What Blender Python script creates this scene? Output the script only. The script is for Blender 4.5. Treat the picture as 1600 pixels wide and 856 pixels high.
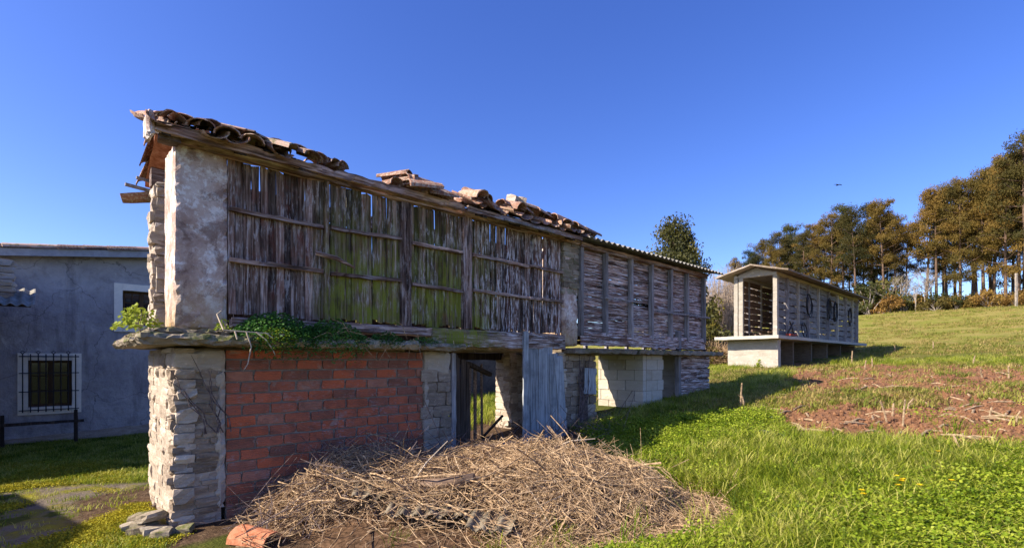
import bpy, bmesh, math, random
import numpy as np
from mathutils import Vector, Matrix, Euler, noise as mnoise

# ------------------------------------------------------------------ scene, camera, sky, sun
S = bpy.context.scene
COL = S.collection
for o in list(bpy.data.objects):
    bpy.data.objects.remove(o)

EYE = 1.5
cam_d = bpy.data.cameras.new('camera')
cam = bpy.data.objects.new('camera', cam_d)
COL.objects.link(cam)
cam.location = (0, 0, EYE)
cam.rotation_euler = (math.radians(90), 0, 0)
cam_d.sensor_width = 36
cam_d.lens = 770 / 1600 * 36
cam_d.shift_y = 0.0844
cam_d.clip_start = 0.05
cam_d.clip_end = 3000
S.camera = cam

SUN_DIR = Vector((0.922, 0.387, 0)).normalized()      # horizontal travel of the light
SUN_EL = math.radians(36.5)
W = bpy.data.worlds.new('World')
S.world = W
W.use_nodes = True
wn = W.node_tree
wn.nodes.clear()
sky = wn.nodes.new('ShaderNodeTexSky')
sky.sky_type = 'NISHITA'
sky.sun_disc = False
sky.sun_elevation = SUN_EL
# direction towards the sun is -SUN_DIR; the node measures clockwise from +Y
sky.sun_rotation = math.atan2(-SUN_DIR.x, -SUN_DIR.y)
sky.altitude = 500
sky.air_density = 1.0
sky.dust_density = 1.0
sky.ozone_density = 4.5
hsv = wn.nodes.new('ShaderNodeHueSaturation')
hsv.inputs['Saturation'].default_value = 1.21
hsv.inputs['Hue'].default_value = 0.522
bg = wn.nodes.new('ShaderNodeBackground')
bg.inputs['Strength'].default_value = 0.125
wo = wn.nodes.new('ShaderNodeOutputWorld')
wn.links.new(sky.outputs[0], hsv.inputs['Color'])
wn.links.new(hsv.outputs[0], bg.inputs['Color'])
wn.links.new(bg.outputs[0], wo.inputs['Surface'])

sl = bpy.data.lights.new('sun', 'SUN')
sl.energy = 5.0
sl.angle = math.radians(0.5)
sl.color = (1.0, 0.90, 0.74)
so = bpy.data.objects.new('sun', sl)
COL.objects.link(so)
so.rotation_euler = Vector((SUN_DIR.x * math.cos(SUN_EL), SUN_DIR.y * math.cos(SUN_EL), -math.sin(SUN_EL))).to_track_quat('-Z', 'Y').to_euler()

S.view_settings.view_transform = 'Standard'
S.view_settings.look = 'None'
S.view_settings.exposure = 1.0
S.view_settings.gamma = 1.0
S.view_settings.use_curve_mapping = False

# ------------------------------------------------------------------ frame of the old granary
AX = math.atan2(0.685, 0.728)
CU = Vector((0.728, 0.685, 0)); CV = Vector((-0.685, 0.728, 0))
C0 = Vector((-2.914, 4.25, 0))
def wp(u, v, z=0.0):
    p = C0 + CU * u + CV * v
    return Vector((p.x, p.y, z))

rnd = random.Random(7)
U = rnd.uniform

# ------------------------------------------------------------------ terrain
_t = np.array([-400, -60, -8, 0, 3, 5, 6.7, 10.9, 15, 19.4, 27, 35.5, 50, 62, 71, 77, 84, 95, 140, 300, 900], float)
_z = np.array([-3, -.6, -.05, 0, .07, .25, .46, .80, 1.05, 1.22, 1.65, 2.3, 4.1, 5.8, 7.1, 7.5, 7.4, 6.5, 1.5, -8, -14], float)
def sstep(x, a, b):
    k = np.clip((np.asarray(x, float) - a) / (b - a), 0, 1)
    return k * k * (3 - 2 * k)
_rs = np.random.RandomState(3)
_wv = [(_rs.uniform(.25, 1.5) * 2.2 ** i, _rs.uniform(0, 6.28), _rs.uniform(0, 6.28)) for i in range(3) for _ in range(5)]
def wav(x, y):
    s = 0
    for f, a, p in _wv:
        s = s + np.sin(f * (x * math.cos(a) + y * math.sin(a)) + p) / f ** .7
    return s / 6
def dirt_mask(x, y):
    t = .728 * x + .685 * y
    m = sstep(t, 6.6, 8.2) * sstep(x - (3.15 + .57 * (y - 7.3)) + .7 * wav(x * .8, y * .8), 0, 1.6) * (1 - .85 * sstep(t, 16, 27))
    m = m * (.62 + .38 * sstep(wav(x * 1.1 + 4, y * 1.1 + 7), -.45, .10))
    return m
def zg(x, y):
    x = np.asarray(x, float); y = np.asarray(y, float)
    t = .728 * x + .685 * y
    q = -.685 * x + .728 * y
    z = 0
    for k in (-1, -.5, 0, .5, 1):
        z = z + np.interp(t + k * (.8 + np.abs(t) * .07), _t, _z)
    z = z / 5
    low = sstep(q, 8, 12.5) * (1 - sstep(t, 16, 34))
    z = z * (1 - .72 * low)
    near = np.exp(-(np.hypot(x, y) / 40) ** 2)
    z = z + .035 * wav(x * 1.3, y * 1.3) * near
    d = dirt_mask(x, y)
    z = z + d * (.035 * np.sin((x * .6 - y * .8) * 9 + 2 * wav(x, y)) + .05 * wav(x * 4, y * 4 + 3))
    return z
def zf(x, y):
    return float(zg(x, y))
def ray_ground(px, py):
    dx = (px - 800) / 770; dz = (563 - py) / 770
    Y = 2.0; prev = None
    while Y < 300:
        g = zf(dx * Y, Y)
        if EYE + dz * Y <= g:
            return (dx * Y, Y, g)
        Y += .04 if Y < 30 else .3
    return (dx * Y, Y, zf(dx * Y, Y))

# ------------------------------------------------------------------ object helpers
def tag(o, label, cat, group=None):
    o['label'] = label; o['category'] = cat
    if group: o['group'] = group
    return o
def thing(name, label, cat, loc=(0, 0, 0), rz=0.0, group=None):
    o = bpy.data.objects.new(name, None)
    o.empty_display_size = .2
    COL.objects.link(o)
    o.location = loc; o.rotation_euler = (0, 0, rz)
    return tag(o, label, cat, group)
def mk_mesh(name, v, f, m=None, smooth=False):
    me = bpy.data.meshes.new(name)
    me.from_pydata([tuple(p) for p in v], [], f)
    if m: me.materials.append(m)
    if smooth:
        me.polygons.foreach_set('use_smooth', [True] * len(me.polygons))
    me.update()
    return me
def put(name, me, parent=None, loc=(0, 0, 0), rot=(0, 0, 0), scale=(1, 1, 1)):
    o = bpy.data.objects.new(name, me)
    COL.objects.link(o)
    o.location = loc; o.rotation_euler = rot; o.scale = scale
    if parent: o.parent = parent
    return o
def obj(name, v, f, m, parent=None, smooth=False, **k):
    return put(name, mk_mesh(name, v, f, m, smooth), parent, **k)
def with_mat(me, m):
    c = me.copy(); c.materials.clear(); c.materials.append(m); return c

def box(x0, x1, y0, y1, z0, z1, V=None, F=None):
    V = [] if V is None else V; F = [] if F is None else F
    b = len(V)
    V += [(x0, y0, z0), (x1, y0, z0), (x1, y1, z0), (x0, y1, z0), (x0, y0, z1), (x1, y0, z1), (x1, y1, z1), (x0, y1, z1)]
    F += [tuple(b + i for i in q) for q in ((0, 3, 2, 1), (4, 5, 6, 7), (0, 1, 5, 4), (1, 2, 6, 5), (2, 3, 7, 6), (3, 0, 4, 7))]
    return V, F

def noisy_box(x0, x1, y0, y1, z0, z1, step=.06, amp=.01, chip=.02, freq=6, seed=0):
    """box with a grid on each face, uneven faces and chipped edges"""
    nx = max(1, int(round((x1 - x0) / step))); ny = max(1, int(round((y1 - y0) / step))); nz = max(1, int(round((z1 - z0) / step)))
    V = []; F = []; ix = {}
    cx, cy, cz = (x0 + x1) / 2, (y0 + y1) / 2, (z0 + z1) / 2
    off = Vector((seed * 7.3, seed * 3.1, seed * 1.7))
    def vid(i, j, k):
        key = (i, j, k)
        if key in ix: return ix[key]
        p = Vector((x0 + (x1 - x0) * i / nx, y0 + (y1 - y0) * j / ny, z0 + (z1 - z0) * k / nz))
        nv = mnoise.noise_vector(p * freq + off)
        nv2 = mnoise.noise_vector(p * freq * 3.1 + off)
        ext = (i in (0, nx)) + (j in (0, ny)) + (k in (0, nz))
        d = nv * amp + nv2 * amp * .5
        if ext >= 2:
            c = abs(mnoise.noise(p * freq * 2 + off)) * chip * 2 + chip * .25
            if i in (0, nx): d.x += c if i == 0 else -c
            if j in (0, ny): d.y += c if j == 0 else -c
            if k in (0, nz): d.z += c if k == 0 else -c
        ix[key] = len(V); V.append(p + d); return ix[key]
    for i in range(nx):
        for j in range(ny):
            F.append((vid(i, j, 0), vid(i, j + 1, 0), vid(i + 1, j + 1, 0), vid(i + 1, j, 0)))
            F.append((vid(i, j, nz), vid(i + 1, j, nz), vid(i + 1, j + 1, nz), vid(i, j + 1, nz)))
    for i in range(nx):
        for k in range(nz):
            F.append((vid(i, 0, k), vid(i + 1, 0, k), vid(i + 1, 0, k + 1), vid(i, 0, k + 1)))
            F.append((vid(i, ny, k), vid(i, ny, k + 1), vid(i + 1, ny, k + 1), vid(i + 1, ny, k)))
    for j in range(ny):
        for k in range(nz):
            F.append((vid(0, j, k), vid(0, j, k + 1), vid(0, j + 1, k + 1), vid(0, j + 1, k)))
            F.append((vid(nx, j, k), vid(nx, j + 1, k), vid(nx, j + 1, k + 1), vid(nx, j, k + 1)))
    return V, F

def unit_block(seed, rough=.05, corner=.9, edge=.97):
    r = random.Random(seed); V = []; F = []; ix = {}
    for i in (-1, 0, 1):
        for j in (-1, 0, 1):
            for k in (-1, 0, 1):
                n = abs(i) + abs(j) + abs(k)
                if n == 0: continue
                s = corner if n == 3 else (edge if n == 2 else 1.0)
                ix[(i, j, k)] = len(V)
                V.append(Vector((i, j, k)) * .5 * s + Vector((r.uniform(-1, 1), r.uniform(-1, 1), r.uniform(-1, 1))) * rough)
    for ax in range(3):
        for s in (-1, 1):
            for a in (-1, 0):
                for b in (-1, 0):
                    q = []
                    for da, db in ((0, 0), (1, 0), (1, 1), (0, 1)):
                        c = [0, 0, 0]; c[ax] = s; c[(ax + 1) % 3] = a + da; c[(ax + 2) % 3] = b + db
                        q.append(ix[tuple(c)])
                    F.append(tuple(q) if s > 0 else tuple(q[::-1]))
    return V, F

def unit_board(seed, n=7, wob=.06, rag=.012, thick_w=.05):
    """a rough plank of unit size standing along z (0..1); x and y are centred"""
    r = random.Random(seed); V = []; F = []
    for k in range(n + 1):
        z = k / n
        wl = r.uniform(-wob, wob); wr = r.uniform(-wob, wob); th = r.uniform(-.15, .15)
        for (x, y) in ((-.5 + wl, -.5 + th), (.5 + wr, -.5 + th + r.uniform(-.1, .1)), (.5 + wr, .5), (-.5 + wl, .5)):
            zz = z + (r.uniform(-rag, rag) if k in (0, n) else 0)
            V.append((x, y, zz))
    for k in range(n):
        for i in range(4):
            a = k * 4 + i; b = k * 4 + (i + 1) % 4
            F.append((a, b, b + 4, a + 4))
    F.append((3, 2, 1, 0)); F.append(tuple(n * 4 + i for i in range(4)))
    return V, F

def tube_into(V, F, pts, rad, sides=5, cap=True):
    pts = [Vector(p) for p in pts]; b = len(V); n = len(pts)
    prev = None
    for i, p in enumerate(pts):
        d = (pts[min(i + 1, n - 1)] - pts[max(i - 1, 0)])
        d = d.normalized() if d.length > 1e-9 else Vector((0, 0, 1))
        if prev is None:
            a = d.orthogonal().normalized()
        else:
            a = prev - d * prev.dot(d)
            a = a.normalized() if a.length > 1e-6 else d.orthogonal().normalized()
        prev = a
        c = d.cross(a); rr = rad[i] if hasattr(rad, '__len__') else rad
        for s in range(sides):
            th = 2 * math.pi * s / sides
            V.append(p + (a * math.cos(th) + c * math.sin(th)) * rr)
    for i in range(n - 1):
        for s in range(sides):
            s2 = (s + 1) % sides
            F.append((b + i * sides + s, b + i * sides + s2, b + (i + 1) * sides + s2, b + (i + 1) * sides + s))
    if cap:
        F.append(tuple(b + s for s in range(sides))[::-1])
        F.append(tuple(b + (n - 1) * sides + s for s in range(sides)))
    return V, F

def barrel_tile(seed=0, L=.42, w0=.105, w1=.085, th=.012, seg=7, broken=0.0):
    """half-round roof tile, axis along +y, open side down"""
    r = random.Random(seed); V = []; F = []
    ny = 4
    for j in range(ny + 1):
        y = L * j / ny
        w = w0 + (w1 - w0) * j / ny
        for lay in (0, 1):
            rr = w - lay * th
            for s in range(seg + 1):
                a = math.pi * s / seg
                yy = y + (r.uniform(-broken, broken) if j in (0, ny) and lay == 0 else 0)
                V.append((-rr * math.cos(a), yy, rr * math.sin(a) * .85 + r.uniform(-.002, .002)))
    st = 2 * (seg + 1)
    for j in range(ny):
        for s in range(seg):
            a = j * st + s
            F.append((a, a + 1, a + st + 1, a + st))
            b = a + seg + 1
            F.append((b, b + st, b + st + 1, b + 1))
        a = j * st; b = a + seg + 1
        F.append((a, a + st, b + st, b))
        a = j * st + seg; b = a + seg + 1
        F.append((a, b, b + st, a + st))
    for s in range(seg):
        a = s; F.append((a, a + seg + 1, a + seg + 2, a + 1))
        a = ny * st + s; F.append((a, a + 1, a + seg + 2, a + seg + 1))
    return V, F

def corrugated(lu, lv, pitch=.15, amp=.022, th=.008, seg=8, seed=0, nv=6, sag=.0, ragged=0.0):
    """corrugated sheet: waves along x (0..lu), length along y (0..lv)"""
    r = random.Random(seed)
    nu = int(lu / pitch * seg); V = []; F = []
    rag0 = [r.uniform(-ragged, ragged) for _ in range(nu + 1)]
    for j in range(nv + 1):
        for i in range(nu + 1):
            x = lu * i / nu; y = lv * j / nv
            if j == 0: y += rag0[i]
            z = amp * math.sin(2 * math.pi * x / pitch) - sag * math.sin(math.pi * j / nv)
            V.append((x, y, z + th / 2)); V.append((x, y, z - th / 2))
    st = 2 * (nu + 1)
    for j in range(nv):
        for i in range(nu):
            a = j * st + 2 * i
            F.append((a, a + 2, a + st + 2, a + st))
            F.append((a + 1, a + st + 1, a + st + 3, a + 3))
    for i in range(nu):
        a = 2 * i; F.append((a, a + 1, a + 3, a + 2))
        a = nv * st + 2 * i; F.append((a, a + 2, a + 3, a + 1))
    for j in range(nv):
        a = j * st; F.append((a, a + st, a + st + 1, a + 1))
        a = j * st + 2 * nu; F.append((a, a + 1, a + st + 1, a + st))
    return V, F

# ------------------------------------------------------------------ material helpers
def sock(nt, s, v):
    if hasattr(v, 'is_output'): nt.links.new(v, s)
    else:
        if hasattr(s.default_value, '__len__') and len(s.default_value) == 4 and hasattr(v, '__len__') and len(v) == 3:
            v = (*v, 1)
        s.default_value = v
def nd(nt, typ, ins=None, **props):
    n = nt.nodes.new(typ)
    for k, v in props.items(): setattr(n, k, v)
    for k, v in (ins or {}).items(): sock(nt, n.inputs[k], v)
    return n
def f_noise(nt, vec, scale, detail=4, rough=.6, dist=0):
    return nd(nt, 'ShaderNodeTexNoise', {'Vector': vec, 'Scale': scale, 'Detail': detail, 'Roughness': rough, 'Distortion': dist}).outputs[0]
def f_ramp(nt, fac, stops):
    n = nd(nt, 'ShaderNodeValToRGB', {0: fac})
    e = n.color_ramp.elements
    while len(e) < len(stops): e.new(.5)
    for i, (p, c) in enumerate(stops):
        e[i].position = p; e[i].color = (*c, 1) if hasattr(c, '__len__') else (c, c, c, 1)
    return n.outputs[0]
def f_map(nt, v, a, b, c=0.0, d=1.0):
    return nd(nt, 'ShaderNodeMapRange', {0: v, 1: a, 2: b, 3: c, 4: d}, clamp=True).outputs[0]
def f_m(nt, op, a, b=0.0, c=None):
    i = {0: a, 1: b}
    if c is not None: i[2] = c
    return nd(nt, 'ShaderNodeMath', i, operation=op).outputs[0]
def f_mix(nt, fac, a, b, mode='MIX'):
    n = nd(nt, 'ShaderNodeMix', data_type='RGBA', blend_type=mode)
    sock(nt, n.inputs[0], fac); sock(nt, n.inputs[6], a); sock(nt, n.inputs[7], b)
    return n.outputs[2]
def f_scale(nt, vec, s, rot=(0, 0, 0)):
    return nd(nt, 'ShaderNodeMapping', {'Vector': vec, 'Scale': s, 'Rotation': rot}).outputs[0]
def f_add(nt, a, b):
    return nd(nt, 'ShaderNodeVectorMath', {0: a, 1: b}, operation='ADD').outputs[0]
REF = [None]
def coords(nt, ref=None):
    n = nd(nt, 'ShaderNodeTexCoord')
    if ref is not None: n.object = ref
    return n.outputs['Object']
def posn(nt):
    return nd(nt, 'ShaderNodeNewGeometry').outputs['Position']
def rand(nt):
    return nd(nt, 'ShaderNodeObjectInfo').outputs['Random']
def new_mat(name, fn, rough=.9, spec=.25):
    m = bpy.data.materials.new(name); m.use_nodes = True
    nt = m.node_tree; nt.nodes.clear()
    out = nd(nt, 'ShaderNodeOutputMaterial')
    p = nd(nt, 'ShaderNodeBsdfPrincipled', {'Roughness': rough, 'Specular IOR Level': spec})
    nt.links.new(p.outputs[0], out.inputs[0])
    r = fn(nt)
    col, h = r[0], r[1]
    sock(nt, p.inputs['Base Color'], col)
    if h is not None:
        hs, strength, dist = h
        b = nd(nt, 'ShaderNodeBump', {'Strength': strength, 'Distance': dist, 'Height': hs})
        nt.links.new(b.outputs[0], p.inputs['Normal'])
    if len(r) > 2:
        for k, v in r[2].items(): sock(nt, p.inputs[k], v)
    return m
def leaf_mat(name, cols, trans=.35, rough=.6, vscale=None):
    """foliage: colour varies per instance and along a world noise; some light passes through"""
    m = bpy.data.materials.new(name); m.use_nodes = True
    nt = m.node_tree; nt.nodes.clear()
    out = nd(nt, 'ShaderNodeOutputMaterial')
    P = posn(nt)
    n1 = f_noise(nt, P, vscale or 3.0, 3, .7)
    f = f_m(nt, 'ADD', f_m(nt, 'MULTIPLY', n1, .62), f_m(nt, 'MULTIPLY', rand(nt), .38))
    k = len(cols)
    c = f_ramp(nt, f_map(nt, f, .28, .68), [(i / (k - 1), c) for i, c in enumerate(cols)])
    p = nd(nt, 'ShaderNodeBsdfPrincipled', {'Base Color': c, 'Roughness': rough, 'Specular IOR Level': .2})
    t = nd(nt, 'ShaderNodeBsdfTranslucent', {'Color': c})
    mx = nd(nt, 'ShaderNodeMixShader', {0: trans, 1: p.outputs[0], 2: t.outputs[0]})
    nt.links.new(mx.outputs[0], out.inputs[0])
    return m
# ------------------------------------------------------------------ the old granary's root (materials use its space)
gran = thing('old_granary', 'ruined granary with mossy upright boards, brick infill and broken tile roof', 'granary', C0, AX)
REF = gran

def m_wood_v(name, horiz=False, algae=True, red=.4, pale=1.0):
    def fn(nt):
        P = coords(nt, REF)
        r = rand(nt)
        rv = nd(nt, 'ShaderNodeCombineXYZ', {0: f_m(nt, 'MULTIPLY', r, 37.0), 1: f_m(nt, 'MULTIPLY', r, 11.0), 2: f_m(nt, 'MULTIPLY', r, 53.0)}).outputs[0]
        Q = f_add(nt, P, rv)
        sc = (1.1, 30, 26) if horiz else (45, 30, 1.8)
        g1 = f_noise(nt, f_scale(nt, Q, sc), 1.0, 6, .65)
        g2 = f_noise(nt, f_scale(nt, Q, (3, 12, 60) if horiz else (40, 12, 6)), 1.0, 8, .75)
        big = f_noise(nt, P, 2.3, 4, .6)
        base = f_ramp(nt, g1, [(.32, (.022, .013, .009)), (.44, (.105, .062, .044)), (.58, (.29, .20, .165)), (.76, (.60, .50, .46))])
        tone = f_map(nt, r, 0, 1, .75 if horiz else .26, 2.2 if horiz else 1.6)
        base = f_mix(nt, 1.0, base, nd(nt, 'ShaderNodeCombineColor', {0: tone, 1: tone, 2: tone}).outputs[0], 'MULTIPLY')
        # red-brown old paint
        rm = f_m(nt, 'MULTIPLY', f_map(nt, f_noise(nt, Q, 3.1, 5, .7), .5, .68), red)
        base = f_mix(nt, rm, base, (.20, .062, .040))
        # pale flaking paint
        sx = nd(nt, 'ShaderNodeSeparateXYZ', {0: P})
        u, z = sx.outputs[0], sx.outputs[2]
        fl = f_m(nt, 'MULTIPLY', f_map(nt, g2, .51, .56), f_map(nt, f_m(nt, 'ADD', big, f_map(nt, u, 3.0, 3.6, 0, .08)), .42, .54))
        base = f_mix(nt, f_m(nt, 'MULTIPLY', f_m(nt, 'MULTIPLY', fl, f_map(nt, u, 1.2, 3.6, .5, 1.0)), .85 * pale), base, (.74, .68, .68))
        # dark wet stains
        dk = f_map(nt, f_noise(nt, f_scale(nt, Q, (1.3, 9, 16) if horiz else (9, 9, 1.6)), 1.0, 5, .65), .50, .64)
        base = f_mix(nt, f_m(nt, 'MULTIPLY', dk, .55 if horiz else .85), base, (.022, .014, .011))
        if algae:
            a = f_m(nt, 'MULTIPLY', f_map(nt, u, 1.15, 1.40), f_map(nt, u, 3.85, 3.35))
            a = f_m(nt, 'MULTIPLY', a, f_map(nt, z, 3.25, 2.35, .2, 1.0))
            nn = f_noise(nt, f_scale(nt, Q, (28, 14, 2.2)), 1.0, 7, .75)
            a = f_m(nt, 'MULTIPLY', a, f_m(nt, 'MULTIPLY', f_map(nt, nn, .36, .52), f_map(nt, f_noise(nt, P, 3.4, 4, .6), .36, .56, .25, 1.0)))
            base = f_mix(nt, f_m(nt, 'MULTIPLY', a, .95), base, (.21, .225, .026))
        return base, (f_m(nt, 'ADD', g1, f_m(nt, 'MULTIPLY', g2, .5)), .8, .015)
    return new_mat(name, fn, .88, .2)

M = {}
M['board'] = m_wood_v('weathered_board', False, True, .65)
M['slat'] = m_wood_v('weathered_slat', True, False, .5, 1.15)
M['beam'] = m_wood_v('old_beam', True, False, .25, .5)
M['post'] = m_wood_v('grey_post', False, False, .1, .5)

def m_plain_wood(name, c0, c1, c2, horiz=False, ref=None, sc=None):
    def fn(nt):
        P = coords(nt, ref) if ref else posn(nt)
        r = rand(nt)
        rv = nd(nt, 'ShaderNodeCombineXYZ', {0: f_m(nt, 'MULTIPLY', r, 37.0), 1: f_m(nt, 'MULTIPLY', r, 11.0), 2: f_m(nt, 'MULTIPLY', r, 53.0)}).outputs[0]
        Q = f_add(nt, P, rv)
        s = sc or ((1.5, 25, 35) if horiz else (35, 25, 1.8))
        g = f_noise(nt, f_scale(nt, Q, s), 1.0, 6, .7)
        b = f_noise(nt, Q, 4, 4, .6)
        c = f_ramp(nt, g, [(.28, c0), (.5, c1), (.72, c2)])
        c = f_mix(nt, f_map(nt, b, .5, .75, 0, .6), c, c0)
        tone = f_map(nt, r, 0, 1, .75, 1.25)
        c = f_mix(nt, 1.0, c, nd(nt, 'ShaderNodeCombineColor', {0: tone, 1: tone, 2: tone}).outputs[0], 'MULTIPLY')
        return c, (g, .5, .01)
    return new_mat(name, fn, .88, .2)
M['bluewood'] = m_plain_wood('grey_blue_planks', (.07, .07, .075), (.33, .345, .36), (.52, .54, .555), ref=REF)
M['greywood'] = m_plain_wood('silver_grey_wood', (.09, .078, .074), (.29, .265, .26), (.45, .425, .42), ref=REF)
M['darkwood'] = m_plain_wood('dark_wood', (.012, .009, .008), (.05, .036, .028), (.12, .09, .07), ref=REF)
M['hutwood'] = m_plain_wood('hut_boards', (.07, .06, .055), (.22, .20, .19), (.36, .34, .33), True, ref=REF)
M['log'] = m_plain_wood('log_bark', (.05, .032, .022), (.18, .12, .085), (.36, .27, .2), True)
M['houseframe'] = m_plain_wood('brown_window_wood', (.05, .028, .016), (.11, .06, .03), (.17, .10, .05))

def m_plaster(nt):
    P = coords(nt, REF)
    n1 = f_noise(nt, P, 2.9, 8, .72, .1)
    n2 = f_noise(nt, P, 9, 8, .78, .1)
    n3 = f_noise(nt, P, 34, 5, .7)
    z = nd(nt, 'ShaderNodeSeparateXYZ', {0: P}).outputs[2]
    c = f_ramp(nt, n1, [(.32, (.32, .20, .155)), (.48, (.52, .375, .31)), (.62, (.65, .53, .47)), (.75, (.75, .67, .62))])
    wh = f_m(nt, 'MULTIPLY', f_map(nt, n2, .49, .54), f_map(nt, n1, .44, .54))
    c = f_mix(nt, f_m(nt, 'MULTIPLY', wh, .8), c, (.85, .80, .77))
    low = f_m(nt, 'MULTIPLY', f_map(nt, z, 2.25, 1.75), f_map(nt, n2, .36, .52))
    c = f_mix(nt, f_m(nt, 'MULTIPLY', low, .8), c, (.34, .22, .06))
    dk = f_map(nt, f_noise(nt, P, 4.7, 7, .75, .5), .52, .60)
    c = f_mix(nt, f_m(nt, 'MULTIPLY', dk, .6), c, (.15, .085, .065))
    ls = f_map(nt, n3, .6, .66)
    c = f_mix(nt, f_m(nt, 'MULTIPLY', ls, .5), c, (.6, .58, .54))
    return c, (f_m(nt, 'ADD', n2, f_m(nt, 'MULTIPLY', n3, .4)), .6, .02)
M['plaster'] = new_mat('peeling_plaster', m_plaster, .95, .15)

def m_stone(c0, c1, c2, moss=0.0, sc=1.0):
    def fn(nt):
        P = coords(nt, REF)
        r = rand(nt)
        rv = nd(nt, 'ShaderNodeCombineXYZ', {0: f_m(nt, 'MULTIPLY', r, 17.0), 1: 0.0, 2: f_m(nt, 'MULTIPLY', r, 29.0)}).outputs[0]
        Q = f_add(nt, P, rv)
        n1 = f_noise(nt, f_scale(nt, Q, (6, 6, 22)), sc, 7, .7, .2)
        n2 = f_noise(nt, Q, 30 * sc, 5, .7)
        c = f_ramp(nt, f_m(nt, 'ADD', f_m(nt, 'MULTIPLY', n1, .7), f_m(nt, 'MULTIPLY', r, .3)), [(.25, c0), (.5, c1), (.75, c2)])
        c = f_mix(nt, f_map(nt, n2, .58, .7, 0, .5), c, tuple(min(1, k * 1.35 + .04) for k in c2))
        if moss:
            mm = f_map(nt, f_noise(nt, P, 5, 5, .7), .45, .6)
            up = nd(nt, 'ShaderNodeSeparateXYZ', {0: nd(nt, 'ShaderNodeNewGeometry').outputs['Normal']}).outputs[2]
            mm = f_m(nt, 'MULTIPLY', mm, f_map(nt, up, -.1, .5, .25, 1))
            c = f_mix(nt, f_m(nt, 'MULTIPLY', mm, moss), c, (.085, .10, .015))
        return c, (f_m(nt, 'ADD', n1, f_m(nt, 'MULTIPLY', n2, .5)), .8, .02)
    return fn
M['stone'] = new_mat('schist_stone', m_stone((.24, .18, .135), (.45, .365, .285), (.64, .555, .46)), .92, .15)
M['stone_dark'] = new_mat('darker_stone', m_stone((.12, .088, .062), (.29, .222, .165), (.47, .385, .31)), .92, .15)  # on the pier fronts this darker tone stands in for shade
M['mortar'] = new_mat('clay_mortar', m_stone((.10, .07, .05), (.20, .15, .11), (.31, .245, .19)), .97, .1)
M['cement'] = new_mat('cement_render', m_stone((.30, .24, .185), (.44, .37, .30), (.55, .48, .41), 0, .5), .95, .1)
M['piermortar'] = new_mat('tan_mortar', m_stone((.20, .15, .11), (.38, .305, .235), (.52, .44, .36)), .97, .1)
M['slab'] = new_mat('mossy_slab', m_stone((.13, .10, .07), (.29, .235, .175), (.46, .40, .32), .85), .95, .1)
M['block'] = new_mat('concrete_block', m_stone((.38, .325, .25), (.48, .425, .34), (.56, .50, .42), 0, .5), .95, .1)
M['concrete'] = new_mat('pale_concrete', m_stone((.27, .235, .19), (.40, .36, .30), (.50, .46, .40), 0, .35), .93, .15)

def m_brick(nt):
    P = coords(nt, REF); r = rand(nt)
    n1 = f_noise(nt, P, 9, 6, .7); n2 = f_noise(nt, f_scale(nt, P, (20, 20, 70)), 1, 5, .7)
    k = f_m(nt, 'ADD', f_m(nt, 'MULTIPLY', r, .75), f_m(nt, 'MULTIPLY', n1, .25))
    c = f_ramp(nt, k, [(.08, (.17, .085, .062)), (.22, (.33, .115, .07)), (.40, (.55, .135, .06)), (.55, (.42, .13, .075)), (.75, (.27, .105, .07)), (.92, (.52, .23, .15))])
    dk = f_map(nt, f_noise(nt, P, 3.4, 7, .75, .5), .47, .62)
    c = f_mix(nt, f_m(nt, 'MULTIPLY', dk, .5), c, (.12, .06, .045))
    sm = f_map(nt, f_noise(nt, f_scale(nt, P, (9, 9, 16)), 1.0, 6, .75, .6), .57, .63)
    c = f_mix(nt, f_m(nt, 'MULTIPLY', sm, .5), c, (.36, .29, .25))
    z = nd(nt, 'ShaderNodeSeparateXYZ', {0: P}).outputs[2]
    wh = f_m(nt, 'MULTIPLY', f_map(nt, n2, .52, .64), f_map(nt, f_noise(nt, P, 2.2, 3, .6), .5, .62))
    wh = f_m(nt, 'MULTIPLY', wh, f_map(nt, z, 1.3, .9, .25, 1))
    c = f_mix(nt, f_m(nt, 'MULTIPLY', wh, .75), c, (.42, .36, .38))
    gr = nd(nt, 'ShaderNodeTexWave', {'Vector': P, 'Scale': 16.0, 'Distortion': .6, 'Detail': 2.0}, wave_type='BANDS', bands_direction='Z').outputs[1]
    return c, (f_m(nt, 'ADD', f_m(nt, 'ADD', n1, n2), f_m(nt, 'MULTIPLY', gr, .35)), .7, .008)
M['brick'] = new_mat('red_brick', m_brick, .85, .2)
M['brickmortar'] = new_mat('dark_mortar', m_stone((.14, .105, .085), (.28, .23, .195), (.42, .36, .31)), .97, .1)

def m_tile(nt):
    P = posn(nt); r = rand(nt)
    n1 = f_noise(nt, P, 14, 6, .7); n2 = f_noise(nt, P, 38, 5, .7)
    c = f_ramp(nt, f_m(nt, 'ADD', f_m(nt, 'MULTIPLY', r, .6), f_m(nt, 'MULTIPLY', n1, .4)), [(.2, (.12, .065, .045)), (.45, (.32, .16, .105)), (.65, (.46, .27, .19)), (.85, (.56, .42, .33))])
    c = f_mix(nt, f_map(nt, n2, .50, .58, 0, .75), c, (.46, .40, .32))
    mo = f_m(nt, 'MULTIPLY', f_map(nt, n1, .5, .62), f_map(nt, r, .45, .8))
    c = f_mix(nt, f_m(nt, 'MULTIPLY', mo, .75), c, (.14, .12, .035))
    dk = f_map(nt, f_noise(nt, P, 6, 4, .6), .56, .7)
    c = f_mix(nt, f_m(nt, 'MULTIPLY', dk, .7), c, (.035, .025, .02))
    return c, (f_m(nt, 'ADD', n1, n2), .5, .008)
M['tile'] = new_mat('clay_tile', m_tile, .88, .2)
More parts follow.
